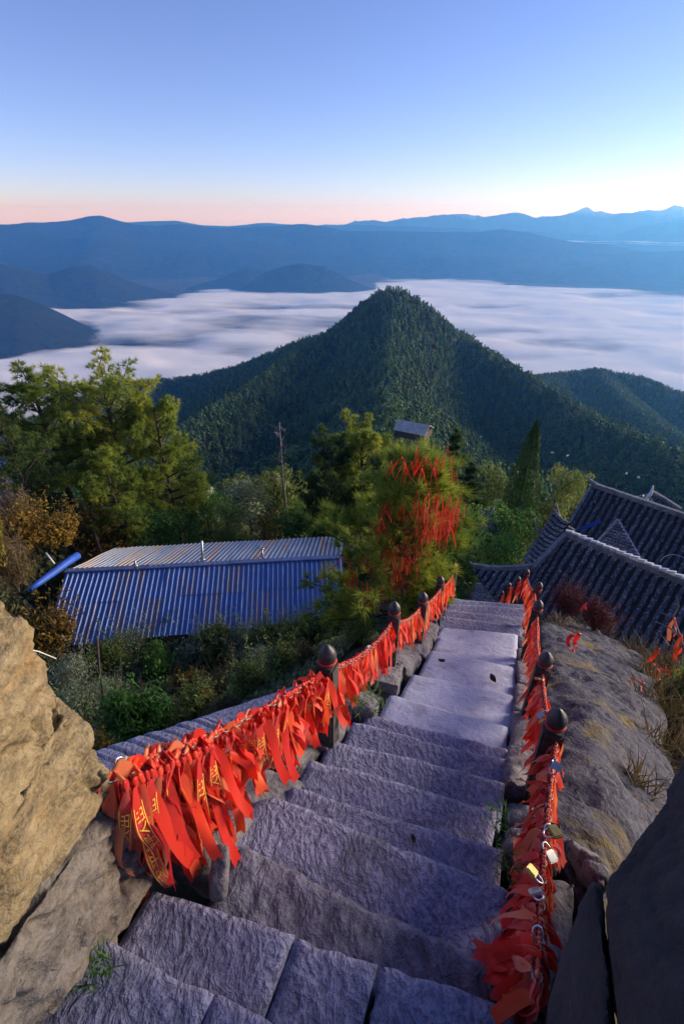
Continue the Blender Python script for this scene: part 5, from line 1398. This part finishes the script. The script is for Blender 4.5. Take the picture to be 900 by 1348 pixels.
# ------------------------------------------------------------------ forest on the hill
def forest_points():
    rg = np.random.default_rng(77)
    out = []
    N = 150000
    a = np.radians(rg.uniform(-52, 52, N)); d = np.sqrt(rg.uniform(45 ** 2, 1500 ** 2, N))
    x, y = np.sin(a) * d, np.cos(a) * d
    z = ground_z(x, y)
    keep = (z > -500) & (rg.uniform(0, 1, N) < np.clip(1.15 - d / 2600, 0.5, 1))
    x, y, z, d = x[keep], y[keep], z[keep], d[keep]
    # drop what the hill itself hides: walk the sight line and compare
    vis = np.ones(len(x), bool)
    for f in np.linspace(0.25, 0.97, 22):
        gz = ground_z(x * f, y * f)
        vis &= ~(gz > (z + 12) * f + 1.0)
    x, y, z, d = x[vis], y[vis], z[vis], d[vis]
    o = np.argsort(d)
    return x[o], y[o], z[o], d[o]
fx, fy, fz, fd = forest_points()
n_ind = 255
ks = ['forest_a', 'forest_b', 'forest_c', 'broad_a', 'broad_b']
LK = {'forest_a': 'round crowned dark tree', 'forest_b': 'tall crowned dark tree', 'forest_c': 'pointed conical tree', 'broad_a': 'olive leafy tree', 'pine_c': 'dark needled pine', 'fir': 'dark narrow fir', 'broad_pale': 'pale grey green tree', 'broad_b': 'deep green leafy tree'}
def wood_label(k, x, y, d):
    a = math.degrees(math.atan2(x, y)); ah = math.degrees(math.atan2(hp[0], hp[1]))
    side = 'far left of the pale roofed hut' if a < ah - 22 else 'left of the pale roofed hut' if a < ah - 3 else 'beside the pale roofed hut' if a < ah + 4 else 'right of the pale roofed hut' if a < ah + 16 else 'above the temple roofs'
    return LK[k] + (' on the nearer wooded slope ' if d < 75 else ' on the wooded slope ') + side
clear = lambda x, y: ((x > -14.5) & (x < 4) & (y > 12) & (y < 24)) | (np.hypot(x - hp[0], y - hp[1]) < 5.0)
cnt = 0; used = 0
for i in range(len(fx)):
    used = i
    if cnt >= n_ind: break
    if fd[i] < 46 or bool(clear(fx[i], fy[i])): continue
    if cnt and rng.random() < 0.0: continue
    if cnt < 215: kk = ['broad_a', 'broad_b', 'pine_c', 'fir', 'broad_pale'][int(rng.choice(5, p=[0.34, 0.36, 0.14, 0.08, 0.08]))]
    else: kk = ks[int(rng.choice(5, p=[0.33, 0.3, 0.1, 0.14, 0.13]))]
    tr, cr, H, Rc = K[kk]
    s = rng.uniform(0.6, 1.0)
    r = empty('forest_tree', (fx[i], fy[i], fz[i] - 0.3), rng.uniform(0, 6.28), wood_label(kk, fx[i], fy[i], fd[i]), 'tree', 'trees of the forested slope')
    for nm, me in (('trunk', tr), ('crown', cr)):
        o = link(nm, me, None, r); o.scale = (s, s, s * rng.uniform(0.8, 1.1))
    cnt += 1
rest = slice(used, None)
px_, py_, pz_, pd_ = fx[rest], fy[rest], fz[rest], fd[rest]
mk = ~clear(px_, py_); px_, py_, pz_, pd_ = px_[mk], py_[mk], pz_[mk], pd_[mk]
print('FOREST', len(px_), cnt)
pts = bpy.data.meshes.new('forest')
pts.vertices.add(len(px_)); pts.vertices.foreach_set('co', np.stack([px_, py_, pz_ - 0.4], 1).astype(np.float32).ravel())
gn = bpy.data.node_groups.new('forest_scatter', 'GeometryNodeTree')
gn.interface.new_socket('Geometry', in_out='INPUT', socket_type='NodeSocketGeometry')
gn.interface.new_socket('Geometry', in_out='OUTPUT', socket_type='NodeSocketGeometry')
gi, go = gn.nodes.new('NodeGroupInput'), gn.nodes.new('NodeGroupOutput')
jn = gn.nodes.new('GeometryNodeJoinGeometry')
def gnode(t, **kw):
    nd = gn.nodes.new(t)
    for k_, v_ in kw.items(): setattr(nd, k_, v_)
    return nd
crown_src = {}
for o in bpy.data.objects:
    if o.type == 'MESH' and o.parent is not None and o.parent.name.startswith('forest_tree') and o.name.startswith('crown'):
        for k_ in ('forest_a', 'forest_b', 'forest_c'):
            if o.data == K[k_][1] and k_ not in crown_src: crown_src[k_] = o
for k_ in ('forest_c', 'forest_b', 'forest_a'):
    oi_ = gnode('GeometryNodeObjectInfo', transform_space='ORIGINAL'); oi_.inputs['Object'].default_value = crown_src[k_]; oi_.inputs['As Instance'].default_value = True
    gn.links.new(oi_.outputs['Geometry'], jn.inputs[0])
ip = gnode('GeometryNodeInstanceOnPoints'); ip.inputs['Pick Instance'].default_value = True
ri = gnode('FunctionNodeRandomValue', data_type='INT'); ri.inputs[4].default_value = 0; ri.inputs[5].default_value = 8; ri.inputs['Seed'].default_value = 4
dv = gnode('ShaderNodeMath', operation='MODULO'); dv.inputs[1].default_value = 3
rr2 = gnode('FunctionNodeRandomValue', data_type='FLOAT_VECTOR'); rr2.inputs[1].default_value = (0, 0, 6.283); rr2.inputs['Seed'].default_value = 8
rs = gnode('FunctionNodeRandomValue', data_type='FLOAT'); rs.inputs[2].default_value = 0.65; rs.inputs[3].default_value = 1.25; rs.inputs['Seed'].default_value = 12
gn.links.new(gi.outputs[0], ip.inputs['Points']); gn.links.new(jn.outputs[0], ip.inputs['Instance'])
gn.links.new(ri.outputs[2], dv.inputs[0]); gn.links.new(dv.outputs[0], ip.inputs['Instance Index'])
gn.links.new(rr2.outputs[0], ip.inputs['Rotation']); gn.links.new(rs.outputs[1], ip.inputs['Scale'])
gn.links.new(ip.outputs[0], go.inputs[0])
fo = link('forest', pts, M_forest)
fo.modifiers.new('scatter', 'NODES').node_group = gn
tag(fo, kind='stuff')
# ------------------------------------------------------------------ ribbons
def ribbon_mat():
    m, n, l, b = new_mat('red_ribbon_satin')
    oi = n.new('ShaderNodeObjectInfo'); at = n.new('ShaderNodeAttribute'); at.attribute_name = 'tint'
    ad = n.new('ShaderNodeMath'); ad.operation = 'MULTIPLY_ADD'; ad.inputs[1].default_value = 0.75
    l.new(oi.outputs['Random'], ad.inputs[0]); l.new(at.outputs['Fac'], ad.inputs[2])
    r = ramp(n, l, ad.outputs[0], [(0.0, (0.46, 0.008, 0.003)), (0.40, (0.70, 0.016, 0.004)), (0.70, (0.80, 0.038, 0.007)), (0.88, (0.84, 0.09, 0.014)), (1.0, (0.80, 0.24, 0.09))])
    l.new(r.outputs[0], b.inputs['Base Color']); b.inputs['Roughness'].default_value = 0.42
    b.inputs['Sheen Weight'].default_value = 0.3
    w = _tex(n, l, 'noise', 60, 3, 0.5); bump(n, l, b, (w.outputs[0], 0.2, 0.003))
    tr = n.new('ShaderNodeBsdfTranslucent'); l.new(r.outputs[0], tr.inputs[0])
    mx = n.new('ShaderNodeMixShader'); mx.inputs[0].default_value = 0.35
    l.new(b.outputs[0], mx.inputs[1]); l.new(tr.outputs[0], mx.inputs[2]); l.new(mx.outputs[0], n['Material Output'].inputs[0])
    return m
M_rib = ribbon_mat()
M_print = plain('yellow_print', (0.85, 0.58, 0.08), 0.5, var=0.1, scale=40)

def tail_frames(L, rg, curl, side, n=13):
    """centre line, across and face vectors of one hanging tail"""
    t = np.linspace(0, 1, n)
    ph = rg.uniform(0, 6.28, 3)
    x = side * (0.012 + 0.04 * (1 - np.exp(-3.5 * t)) * rg.uniform(0.1, 1.4)) + curl * 0.028 * np.sin(t * 6 + ph[0]) * t + rg.normal(0, 0.03) * t
    y = 0.014 * side * (1 - t) + curl * 0.035 * np.sin(t * 4.2 + ph[1]) * t + rg.normal(0, 0.035) * t
    z = -L * t * (1 - 0.04 * curl * np.sin(t * 6 + ph[2])) + 0.006
    P = np.stack([x, y, z], 1)
    T = unit(np.gradient(P, axis=0))
    tw = rg.normal(0, 0.5) + curl * rg.normal(0, 1.4) * t + curl * 0.5 * np.sin(7 * t + ph[1])
    A_ = np.stack([np.cos(tw), np.sin(tw), 0 * t], 1)
    A_ = unit(A_ - (A_ * T).sum(1, keepdims=True) * T)
    return P, A_, np.cross(T, A_)
def ribbon_mesh(L, wd, seed, curl=1.0, printed=None):
    rg = np.random.default_rng(seed)
    V, Q, tint = [], [], []; n0 = 0; pr = None
    for side in (-1, 1):
        Lk = L * rg.uniform(0.75, 1.1)
        P, A_, N = tail_frames(Lk, rg, curl, side)
        n = len(P)
        prof = np.minimum(1, 0.35 + np.linspace(0, 1, n) * 3.2) * wd / 2
        cr_ = (0.25 * np.sin(np.linspace(0, 9, n) + rg.uniform(0, 6)) + rg.normal(0, 0.12, n)) * prof
        cols = [P - A_ * prof[:, None] + N * (cr_ * -0.6)[:, None], P + N * cr_[:, None], P + A_ * prof[:, None]]
        cols[1][-1] -= np.array([0, 0, -0.35 * wd])
        G = np.stack(cols, 1)
        V.append(G.reshape(-1, 3)); Q.append(grid_faces(n, 3, n0)); n0 += n * 3
        tint.append(np.full(n * 3, rg.uniform(0, 0.3)))
        if printed is not None and side == 1: pr = (P, A_, N, Lk)
    for b_ in range(int(seed < 640 and seed % 3 == 0)):                              # the bow: two short loose ends above the knot
        n = 6; t = np.linspace(0, 1, n); sd_ = 1 if b_ else -1
        P = np.stack([sd_ * t * rg.uniform(0.01, 0.05), rg.normal(0, 0.05) * t + sd_ * 0.03 * t, 0.010 + 0.03 * np.sin(t * 2.6) - 0.05 * t * t], 1)
        a0 = rg.uniform(0, 3.14); A_ = np.array([math.cos(a0), math.sin(a0), rg.normal(0, 0.3)]); w_ = np.minimum(1, 0.4 + 2 * t)[:, None] * wd * 0.42
        V.append(np.stack([P - A_ * w_, P + np.array([0, 0, 0.006]), P + A_ * w_], 1).reshape(-1, 3)); Q.append(grid_faces(n, 3, n0)); n0 += n * 3; tint.append(np.full(n * 3, rg.uniform(0.05, 0.3)))
    kn, kq_ = torus_data(0.011, 0.007, 8, 5)
    kn = kn @ np.array([[0.3, 0, 0], [0, 1, 0], [0, 0, 1]]).T[:, [0, 1, 2]]
    kn = kn[:, [2, 0, 1]] * 1.5
    V.append(kn); Q.append(kq_ + n0); tint.append(np.full(len(kn), 0.12))
    me = np_mesh('ribbon', np.concatenate(V), np.concatenate(Q), True, np.concatenate(tint))
    me.materials.append(M_rib)
    return me, pr
def glyph_mesh(text, pr, wd):
    """flat printed characters laid along the tail, 1 mm proud of the cloth"""
    P, A_, N, L = pr
    cu = bpy.data.curves.new('lettering', 'FONT'); cu.body = text; cu.size = 1.0; cu.resolution_u = 2
    o = bpy.data.objects.new('lettering', cu); COL.objects.link(o)
    dg = bpy.context.evaluated_depsgraph_get()
    me = bpy.data.meshes.new_from_object(o.evaluated_get(dg))
    bpy.data.objects.remove(o)
    n = len(me.vertices)
    if n == 0: return None
    co = np.empty(n * 3, np.float32); me.vertices.foreach_get('co', co); co = co.reshape(-1, 3)
    x0, x1, y0, y1 = co[:, 0].min(), co[:, 0].max(), co[:, 1].min(), co[:, 1].max()
    s = np.clip(0.22 + 0.66 * (co[:, 0] - x0) / (x1 - x0), 0, 1) * (len(P) - 1)
    a = ((co[:, 1] - y0) / (y1 - y0) - 0.5) * wd * 0.62
    ip = lambda Q: np.stack([np.interp(s, np.arange(len(P)), Q[:, j]) for j in range(3)], 1)
    q = ip(P) + ip(A_) * a[:, None] + ip(N) * 0.006
    me.vertices.foreach_set('co', q.astype(np.float32).ravel()); me.update()
    q2 = q - ip(N) * 0.009                        # the print shows through on the back
    bm = bmesh.new(); bm.from_mesh(me); m2 = me.copy(); m2.vertices.foreach_set('co', q2.astype(np.float32).ravel()); bm.from_mesh(m2)
    # thin printed border lines
    s2 = np.linspace(0.17, 0.93, 16) * (len(P) - 1)
    ip2 = lambda Q: np.stack([np.interp(s2, np.arange(len(P)), Q[:, j]) for j in range(3)], 1)
    for sg in (-1, 1):
        for off in (0.006, -0.003):
            r0_ = [bm.verts.new(x) for x in ip2(P) + ip2(A_) * sg * wd * 0.37 + ip2(N) * off]; r1_ = [bm.verts.new(x) for x in ip2(P) + ip2(A_) * sg * wd * 0.42 + ip2(N) * off]
            for k in range(15): bm.faces.new((r0_[k], r0_[k + 1], r1_[k + 1], r1_[k]))
    bm.to_mesh(me); bm.free(); bpy.data.meshes.remove(m2)
    me.materials.append(M_print); me.name = 'lettering'
    return me
PH = ['出入平安', '一帆风顺', '万事如意', '吉祥平安']
RV = [ribbon_mesh(0.42, 0.042, 600 + k, 1.0)[0] for k in range(9)]
RVs = [ribbon_mesh(0.30, 0.034, 640 + k, 0.45)[0] for k in range(8)]
RP = []
for k in range(5):
    me_, pr_ = ribbon_mesh(0.46, 0.042, 680 + k, 0.45, True)
    RP.append((me_, glyph_mesh(PH[k % 4], pr_, 0.042)))
def hang(P, d, me, scale, label, group, lett=None, tilt=(0, 0)):
    o = link('ribbon', me, None, None, tuple(P))
    o.rotation_euler = (tilt[0], tilt[1], math.atan2(d[1], d[0]) + (math.pi if rng.random() < 0.5 else 0) + rng.normal(0, 0.12))
    o.scale = (rng.uniform(0.85, 1.15), rng.uniform(0.85, 1.15), scale)
    tag(o, label, 'ribbon', group)
    if lett is not None:
        link('lettering', lett, None, o)
    return o
def hang_along(curve, n, mes, s0, s1, label, group, t0=0.0, t1=1.0, printed=0, jit=0.09):
    """n ribbons spread along a chain, each turned and lengthened on its own"""
    seg = np.concatenate([[0], np.cumsum(np.linalg.norm(np.diff(curve, axis=0), axis=1))]); seg /= seg[-1]
    for k in range(n):
        t = t0 + (t1 - t0) * min(1, max(0, (k + 0.5 + rng.normal(0, 0.4)) / n))
        P = np.array([np.interp(t, seg, curve[:, j]) for j in range(3)]); Q = np.array([np.interp(min(1, t + 0.02), seg, curve[:, j]) for j in range(3)])
        sc = (s0 + (s1 - s0) * t) * rng.uniform(0.7, 1.2)
        lt = None; me = mes[int(rng.integers(len(mes)))]; lab = label; g = group
        if printed and k % max(1, n // printed) == 0:
            me, lt = RP[int(rng.integers(len(RP)))]; lab = label.replace('red ribbon', 'printed red ribbon').replace('knotted on', 'on').replace('in the thick bunch at', 'bunched at'); g = group.replace('red ribbons', 'printed red ribbons'); sc *= 0.95
        o = hang(P, Q - P + 1e-6, me, sc, lab, g, lt, (rng.normal(0, jit), rng.normal(0, jit * 0.6)))
        if lt is not None:
            o.rotation_euler.z = math.atan2((Q - P)[1], (Q - P)[0]) + (math.pi if FLIP else 0) + rng.normal(0, 0.2)
            o.location = Vector(P + WD * 0.055 + np.array([0, 0, -0.005]))         # the printed ones were tied on last, outermost
FLIP = True
hang_along(LC[0], 80, RV, 1.05, 0.72, 'red ribbon knotted on the left chain between the tan boulder and the first post', 'red ribbons on the left chain before the first post', 0.03, 0.97, 18)
hang_along(LC[0], 44, RV, 1.38, 1.05, 'red ribbon in the thick bunch at the boulder end of the left chain', 'red ribbons bunched at the boulder', 0.0, 0.28, 12)
hang_along(LC[1], 40, RVs, 1.0, 1.0, 'red ribbon knotted on the left chain between the first and second posts', 'red ribbons on the left chain after the first post', 0.03, 0.97)
hang_along(RC[0], 70, RVs, 0.95, 1.0, 'red ribbon knotted on the right chain between the dark boulder and the nearest post', 'red ribbons on the right chain before its nearest post', 0.04, 0.96, 0, 0.12)
hang_along(RC[0], 20, RV, 0.9, 0.8, 'red ribbon in the bunch at the dark boulder end of the right chain', 'red ribbons bunched at the dark boulder', 0.0, 0.16, 0, 0.12)
def joined_ribbons(name, curves, per, mes, sc, zj=0.0):
    V, Q, T = [], [], []; n0 = 0
    for c in curves:
        for k in range(per):
            t = (k + rng.uniform(0, 1)) / per * (len(c) - 1); i = min(int(t), len(c) - 2); P = c[i] + (c[i + 1] - c[i]) * (t - i) + rng.normal(0, 1, 3) * zj
            d = c[i + 1] - c[i]; a = math.atan2(d[1], d[0]) + rng.normal(0, 0.3) + (math.pi if rng.random() < 0.5 else 0)
            me = mes[int(rng.integers(len(mes)))]; n = len(me.vertices); co = np.empty(n * 3, np.float32); me.vertices.foreach_get('co', co); co = co.reshape(-1, 3)
            m_ = len(me.polygons); q = np.empty(m_ * 4, np.int32); me.loops.foreach_get('vertex_index', q)
            co = co * np.array([0.5 if zj else 1, 0.5 if zj else 1, sc * rng.uniform(0.8, 1.2)]); ca, sa = math.cos(a), math.sin(a)
            V.append(co @ np.array([[ca, sa, 0], [-sa, ca, 0], [0, 0, 1]]) + P); Q.append(q.reshape(-1, 4) + n0); n0 += n
            T.append(np.full(n, rng.uniform(0, 0.8)))
    return tag(link(name, np_mesh(name, np.concatenate(V), np.concatenate(Q), True, np.concatenate(T)), M_rib), kind='stuff')
joined_ribbons('underlying_ribbons', [LC[0]], 70, RV, 1.0)
joined_ribbons('underlying_ribbons', [LC[0][:18]], 30, RV, 1.3)
joined_ribbons('underlying_ribbons', [LC[1]], 34, RVs, 1.0)
joined_ribbons('underlying_ribbons', [RC[0]], 70, RVs, 0.95)
joined_ribbons('distant_ribbons', LC[2:], 60, RVs, 1.1)
joined_ribbons('distant_ribbons', RC[1:3], 60, RVs, 1.1)
joined_ribbons('distant_ribbons', RC[3:], 24, RVs, 1.35)
# a few that have blown off the rail
def fallen(P, label, s=1.0, grp='loose red ribbons'):
    me, _ = ribbon_mesh(0.22, 0.035, int(rng.integers(9999)), 2.0)
    o = link('ribbon', me, None, None, tuple(P)); o.rotation_euler = (R(80) + rng.normal(0, 0.3), rng.normal(0, 0.4), rng.uniform(0, 6.28)); o.scale = (s, s, s)
    return tag(o, label, 'ribbon')
for u, v, H, s, lab in [(752, 862, 1.68, 1.3, 'crumpled red ribbon lying on the rock dome beside the second right post'), (862, 880, 2.1, 1.8, 'red ribbon tangled in the grass at the top corner of the rock dome'), (850, 888, 2.0, 1.5, 'pale red ribbon draped over the grey stone in the grass'), (843, 905, 1.95, 1.0, 'scrap of red ribbon on the shoulder of the rock dome'), (893, 905, 2.2, 1.6, 'dark red ribbon in the grass at the right edge')]:
    fallen(onst(u, v, H) + np.array([0, 0, 0.08]), lab, s)
for u, v, d, s, lab in [(866, 855, 6.6, 1.8, 'red ribbon caught upright in the twigs above the rock dome'), (895, 838, 6.8, 2.2, 'red ribbon hanging from the bare twig at the right edge'), (886, 815, 7.0, 2.0, 'pale pink ribbon knotted on the bare twig at the right edge')]:
    P = ond(u, v, d); o = hang(P, np.array([1.0, 0, 0]), RVs[2], s * 0.7, lab, None); o.scale = (s * 0.8, s * 0.8, s * 0.7)
for u, v, d, lab in [(272, 906, 6.2, 'small red ribbon caught in a bush on the bank'), (270, 945, 5.2, 'red ribbon lying low in the bushes beside the ledge'), (770, 795, 8.1, 'red ribbon caught in the dark red twiggy bush')]:
    hang(ond(u, v, d), np.array([1.0, 0, 0]), RVs[1], 0.6, lab, None)
# bare twig at the right edge
tw = empty('bare_twig', tuple(ond(905, 870, 6.9)), 0, 'bare grey twig reaching in from the right edge above the grass', 'twig')
mb = MB(); b0 = np.array(tw.location)
for a in ([(905, 870), (895, 838), (885, 812), (868, 806)], [(895, 838), (880, 826), (862, 818)], [(885, 812), (893, 798), (890, 786)], [(905, 850), (880, 850), (870, 836)]):
    mb.tube([ond(u, v, 6.9) - b0 for u, v in a], np.linspace(0.018, 0.006, len(a)), 5)
link('branch', mb.mesh('branch'), M_barkpale, tw)

# ------------------------------------------------------------------ padlocks on the chains
def lock_parts():
    bm = bmesh.new(); bmesh.ops.create_cube(bm, size=1.0); bmesh.ops.scale(bm, vec=(0.040, 0.014, 0.034), verts=bm.verts)
    bmesh.ops.bevel(bm, geom=bm.edges[:], offset=0.0035, segments=2, affect='EDGES')
    body = bm_mesh('body', bm)
    mb = MB(); a = np.linspace(0, math.pi, 12)
    mb.tube([(0.013, 0, 0.015)] + [(0.013 * math.cos(x), 0, 0.024 + 0.016 * math.sin(x)) for x in a] + [(-0.013, 0, 0.015)], 0.0032, 7)
    return body, mb.mesh('shackle', True)
LB, LS = lock_parts()
M_brass = plain('brass', (0.55, 0.38, 0.12), 0.35, 0.8, var=0.2, scale=50)
M_steel = plain('bright_steel', (0.62, 0.62, 0.64), 0.3, 0.85, var=0.15, scale=50)
M_black = plain('black_enamel', (0.02, 0.02, 0.022), 0.35, var=0.3, scale=50)
LBb = {}
for k_, m_ in (('brass', M_brass), ('steel', M_steel), ('black', M_black)):
    me = LB.copy(); me.materials.append(m_); LBb[k_] = me
LS.materials.append(M_steel)
def padlock(curve, t, kind, label, s=1.0, off=(0, 0, 0)):
    i = t * (len(curve) - 1); a = int(i); P = curve[a] + (curve[min(a + 1, len(curve) - 1)] - curve[a]) * (i - a)
    r = empty('padlock', tuple(P + np.array(off)), rng.uniform(0, 6.28), label, 'padlock', 'padlocks on the rail chains')
    r.rotation_euler = (rng.normal(1.1, 0.4), rng.normal(0, 0.4), rng.uniform(0, 6.28)); r.scale = (s, s, s)
    link('body', LBb[kind], None, r, (0, 0, -0.036)); link('shackle', LS, None, r, (0, 0, -0.036))
up = (-0.012, -0.01, 0.03)
padlock(RC[0], 0.47, 'brass', 'brass padlock on the right chain midway between boulder and nearest post', 1.25, up)
padlock(RC[0], 0.43, 'steel', 'bright steel padlock just below the brass padlock', 1.2, up)
padlock(RC[0], 0.50, 'black', 'black padlock just above the brass padlock', 1.2, up)
padlock(RC[0], 0.28, 'brass', 'dull brass padlock low on the right chain', 1.1, up)
padlock(RC[0], 0.22, 'steel', 'steel padlock low on the right chain beside a dull brass one', 1.1, up)
padlock(RC[0], 0.13, 'steel', 'large steel padlock nearest the dark boulder end of the right chain', 1.15, up)
padlock(RC[0], 0.85, 'brass', 'brass padlock on the right chain under the nearest knobbed post', 1.1, up)
padlock(RC[0], 0.78, 'steel', 'steel padlock on the right chain a little below the nearest post', 1.1, up)
padlock(RC[1], 0.25, 'brass', 'brass padlock on the right chain just above the nearest post', 1.2, up)
padlock(RC[1], 0.40, 'steel', 'steel padlock on the right chain between nearest and second posts', 1.2, up)
padlock(RC[1], 0.86, 'brass', 'brass padlock on the right chain under the second post', 1.2, up)
padlock(LC[0], 0.03, 'steel', 'steel padlock on the left chain beside the tan boulder', 0.95, (-0.01, 0.01, 0.055))
padlock(LC[1], 0.55, 'steel', 'small steel padlock on the left chain between first and second posts', 0.8, (0, 0, 0.03))

# ------------------------------------------------------------------ the pine hung with ribbons
def ribbon_pine():
    rg = np.random.default_rng(88)
    P0 = ond(528, 822, 6.15); zg = float(ground_z(P0[:1], P0[1:2])[0]) - 0.2
    top = ond(556, 604, 6.0)
    r = empty('ribbon_pine', (P0[0], P0[1], zg), 0, 'young long needled pine hung all over with red ribbons beside the left rail', 'tree')
    base = np.array([P0[0], P0[1], zg]); H = top[2] - zg
    mb = MB(); tz = np.linspace(0, 1, 9)
    tp = np.stack([(top[0] - P0[0]) * tz ** 1.3, (top[1] - P0[1]) * tz, H * tz], 1); tp[1:-1, :2] += rg.normal(0, 0.03, (7, 2))
    limb_data(mb, tp, 0.075, 0.018, 8); link('trunk', mb.mesh('trunk', True), M_bark, r)
    C, Dr, tint = [], [], []; ends = []
    bm_ = MB()
    for i in range(84):
        f = 0.16 + 0.82 * ((i + rg.uniform(0, 1)) / 84) ** 1.3
        p0 = np.array([np.interp(f, tz, tp[:, j]) for j in range(3)])
        a = i * 2.399 + rg.normal(0, 0.3)
        Lm = (1.08 if f < 0.62 else 0.70) * (1.0 if f < 0.75 else max(0.25, (1.03 - f) / 0.28)) * rg.uniform(0.7, 1.1)
        d = np.array([math.cos(a), math.sin(a), 0.25 + 0.6 * f * rg.uniform(0.3, 1)])
        if d[0] < 0 and f < 0.66: Lm *= 1.5 if f < 0.48 else 1.15
        if d[0] > 0 and f < 0.62: Lm *= 0.58
        t = np.linspace(0, 1, 5)[:, None]; P = p0 + d * Lm * t * np.array([1, 1, 0.8]) + np.array([0, 0, 0.12 * Lm]) * t ** 2 + rg.normal(0, 0.03, (5, 3)) * t
        limb_data(bm_, P, 0.022, 0.007, 5); ends.append(P)
        m = 16
        s = rg.uniform(0.3, 1.05, m) ** 0.7
        q = np.stack([np.interp(s, np.linspace(0, 1, 5), P[:, j]) for j in range(3)], 1) + rg.normal(0, 0.085, (m, 3))
        C.append(q); Dr.append(unit(rg.normal(0, 0.35, (m, 3)) + d * 0.7 + np.array([0, 0, 0.55]))); tint.append(np.clip(rg.uniform(0.2, 0.75) + rg.normal(0, 0.1, m), 0, 1))
    link('branches', bm_.mesh('branches', True), M_bark, r)
    C, Dr, tint = map(np.concatenate, (C, Dr, tint))
    k = 50
    V, F3 = needles(C, Dr, 0.24 * rg.uniform(0.8, 1.2, len(C)), 0.008, rg, k, 0.45)
    link('crown', np_mesh('crown', V, F3, False, np.clip(np.repeat(tint, k * 3) + np.repeat(rg.normal(0, 0.05, len(C) * k), 3), 0, 1)), foliage('long_pine_needles', (0.10, 0.18, 0.03), (0.30, 0.36, 0.045), (0.52, 0.48, 0.05), trans=0.5), r)
    return r
ribbon_pine()
RT = [ribbon_mesh(0.32, 0.015, 720 + k, 0.35)[0] for k in range(6)]
clusters = [(572, 664, 14, 18, 14), (588, 684, 12, 10, 16), (548, 690, 8, 12, 16), (577, 690, 8, 18, 5), (509, 668, 4, 8, 10), (507, 696, 9, 6, 16), (516, 735, 12, 16, 16), (540, 735, 6, 18, 6), (528, 748, 5, 20, 6), (560, 604, 4, 8, 10), (575, 616, 4, 10, 8), (528, 612, 3, 14, 4), (492, 735, 3, 14, 8), (505, 765, 6, 12, 12), (555, 770, 5, 10, 8), (540, 700, 6, 20, 10), (480, 778, 4, 14, 8), (448, 736, 2, 16, 4), (462, 760, 2, 8, 6)]
tree_pts = []
for u, v, n, su, sv in clusters:
    for k in range(n):
        uu, vv = u + rng.normal(0, su * 0.55), v + rng.normal(0, sv)
        P = ond(uu, vv, 5.62 + rng.normal(0, 0.2))
        if k < 2:
            hang(P, np.array([1.0, 0.2, 0]), RT[int(rng.integers(6))], rng.uniform(0.6, 1.15), 'red ribbon hanging among the needles of the ribbon pine', 'red ribbons on the pine')
        else: tree_pts.append(P)
joined_ribbons('pine_ribbons', [np.array([p - np.array([0.10, 0.05, -0.02]), p + np.array([0.10, 0.05, 0.02])]) for p in tree_pts], 5, RT, 0.85, 0.08)
# dry leaves and a pebble on the treads
M_deadleaf = plain('dead_leaf', (0.05, 0.03, 0.022), 0.8, var=0.4, scale=40)
for k, (u, v, H, lab) in enumerate([(582, 873, 1.74, 'curled dead leaf on the upper smooth cement tread'), (647, 894, 1.74, 'dark dead leaf near the right end of a cement tread'), (543, 1109, 1.74, 'tiny reddish leaf on the rough fifth step'), (425, 864, 1.74, 'dry leaf below the ribbons')][:3]):
    P = onst(u, v, H) + np.array([0, 0, 0.015]); rg = np.random.default_rng(900 + k)
    n = 7; t = np.linspace(-1, 1, n)[:, None]; w_ = 0.028 * (1 - t ** 2 * 0.95)
    mid = np.concatenate([t * 0.045, 0 * t, 0.015 * t ** 2], 1)
    G = np.stack([mid - np.concatenate([0 * t, w_, -0.018 + 0 * t], 1), mid, mid + np.concatenate([0 * t, w_, 0.018 + 0 * t], 1)], 1)
    o = link('dead_leaf', np_mesh('dead_leaf', G.reshape(-1, 3), grid_faces(n, 3), True), M_deadleaf, None, tuple(P)); o.rotation_euler = (rg.normal(0, 0.3), rg.normal(0, 0.3) - 0.3, rg.uniform(0, 6)); o.scale = (0.5, 0.5, 0.5) if k == 2 else (1, 1, 1)
    tag(o, lab, 'leaf')
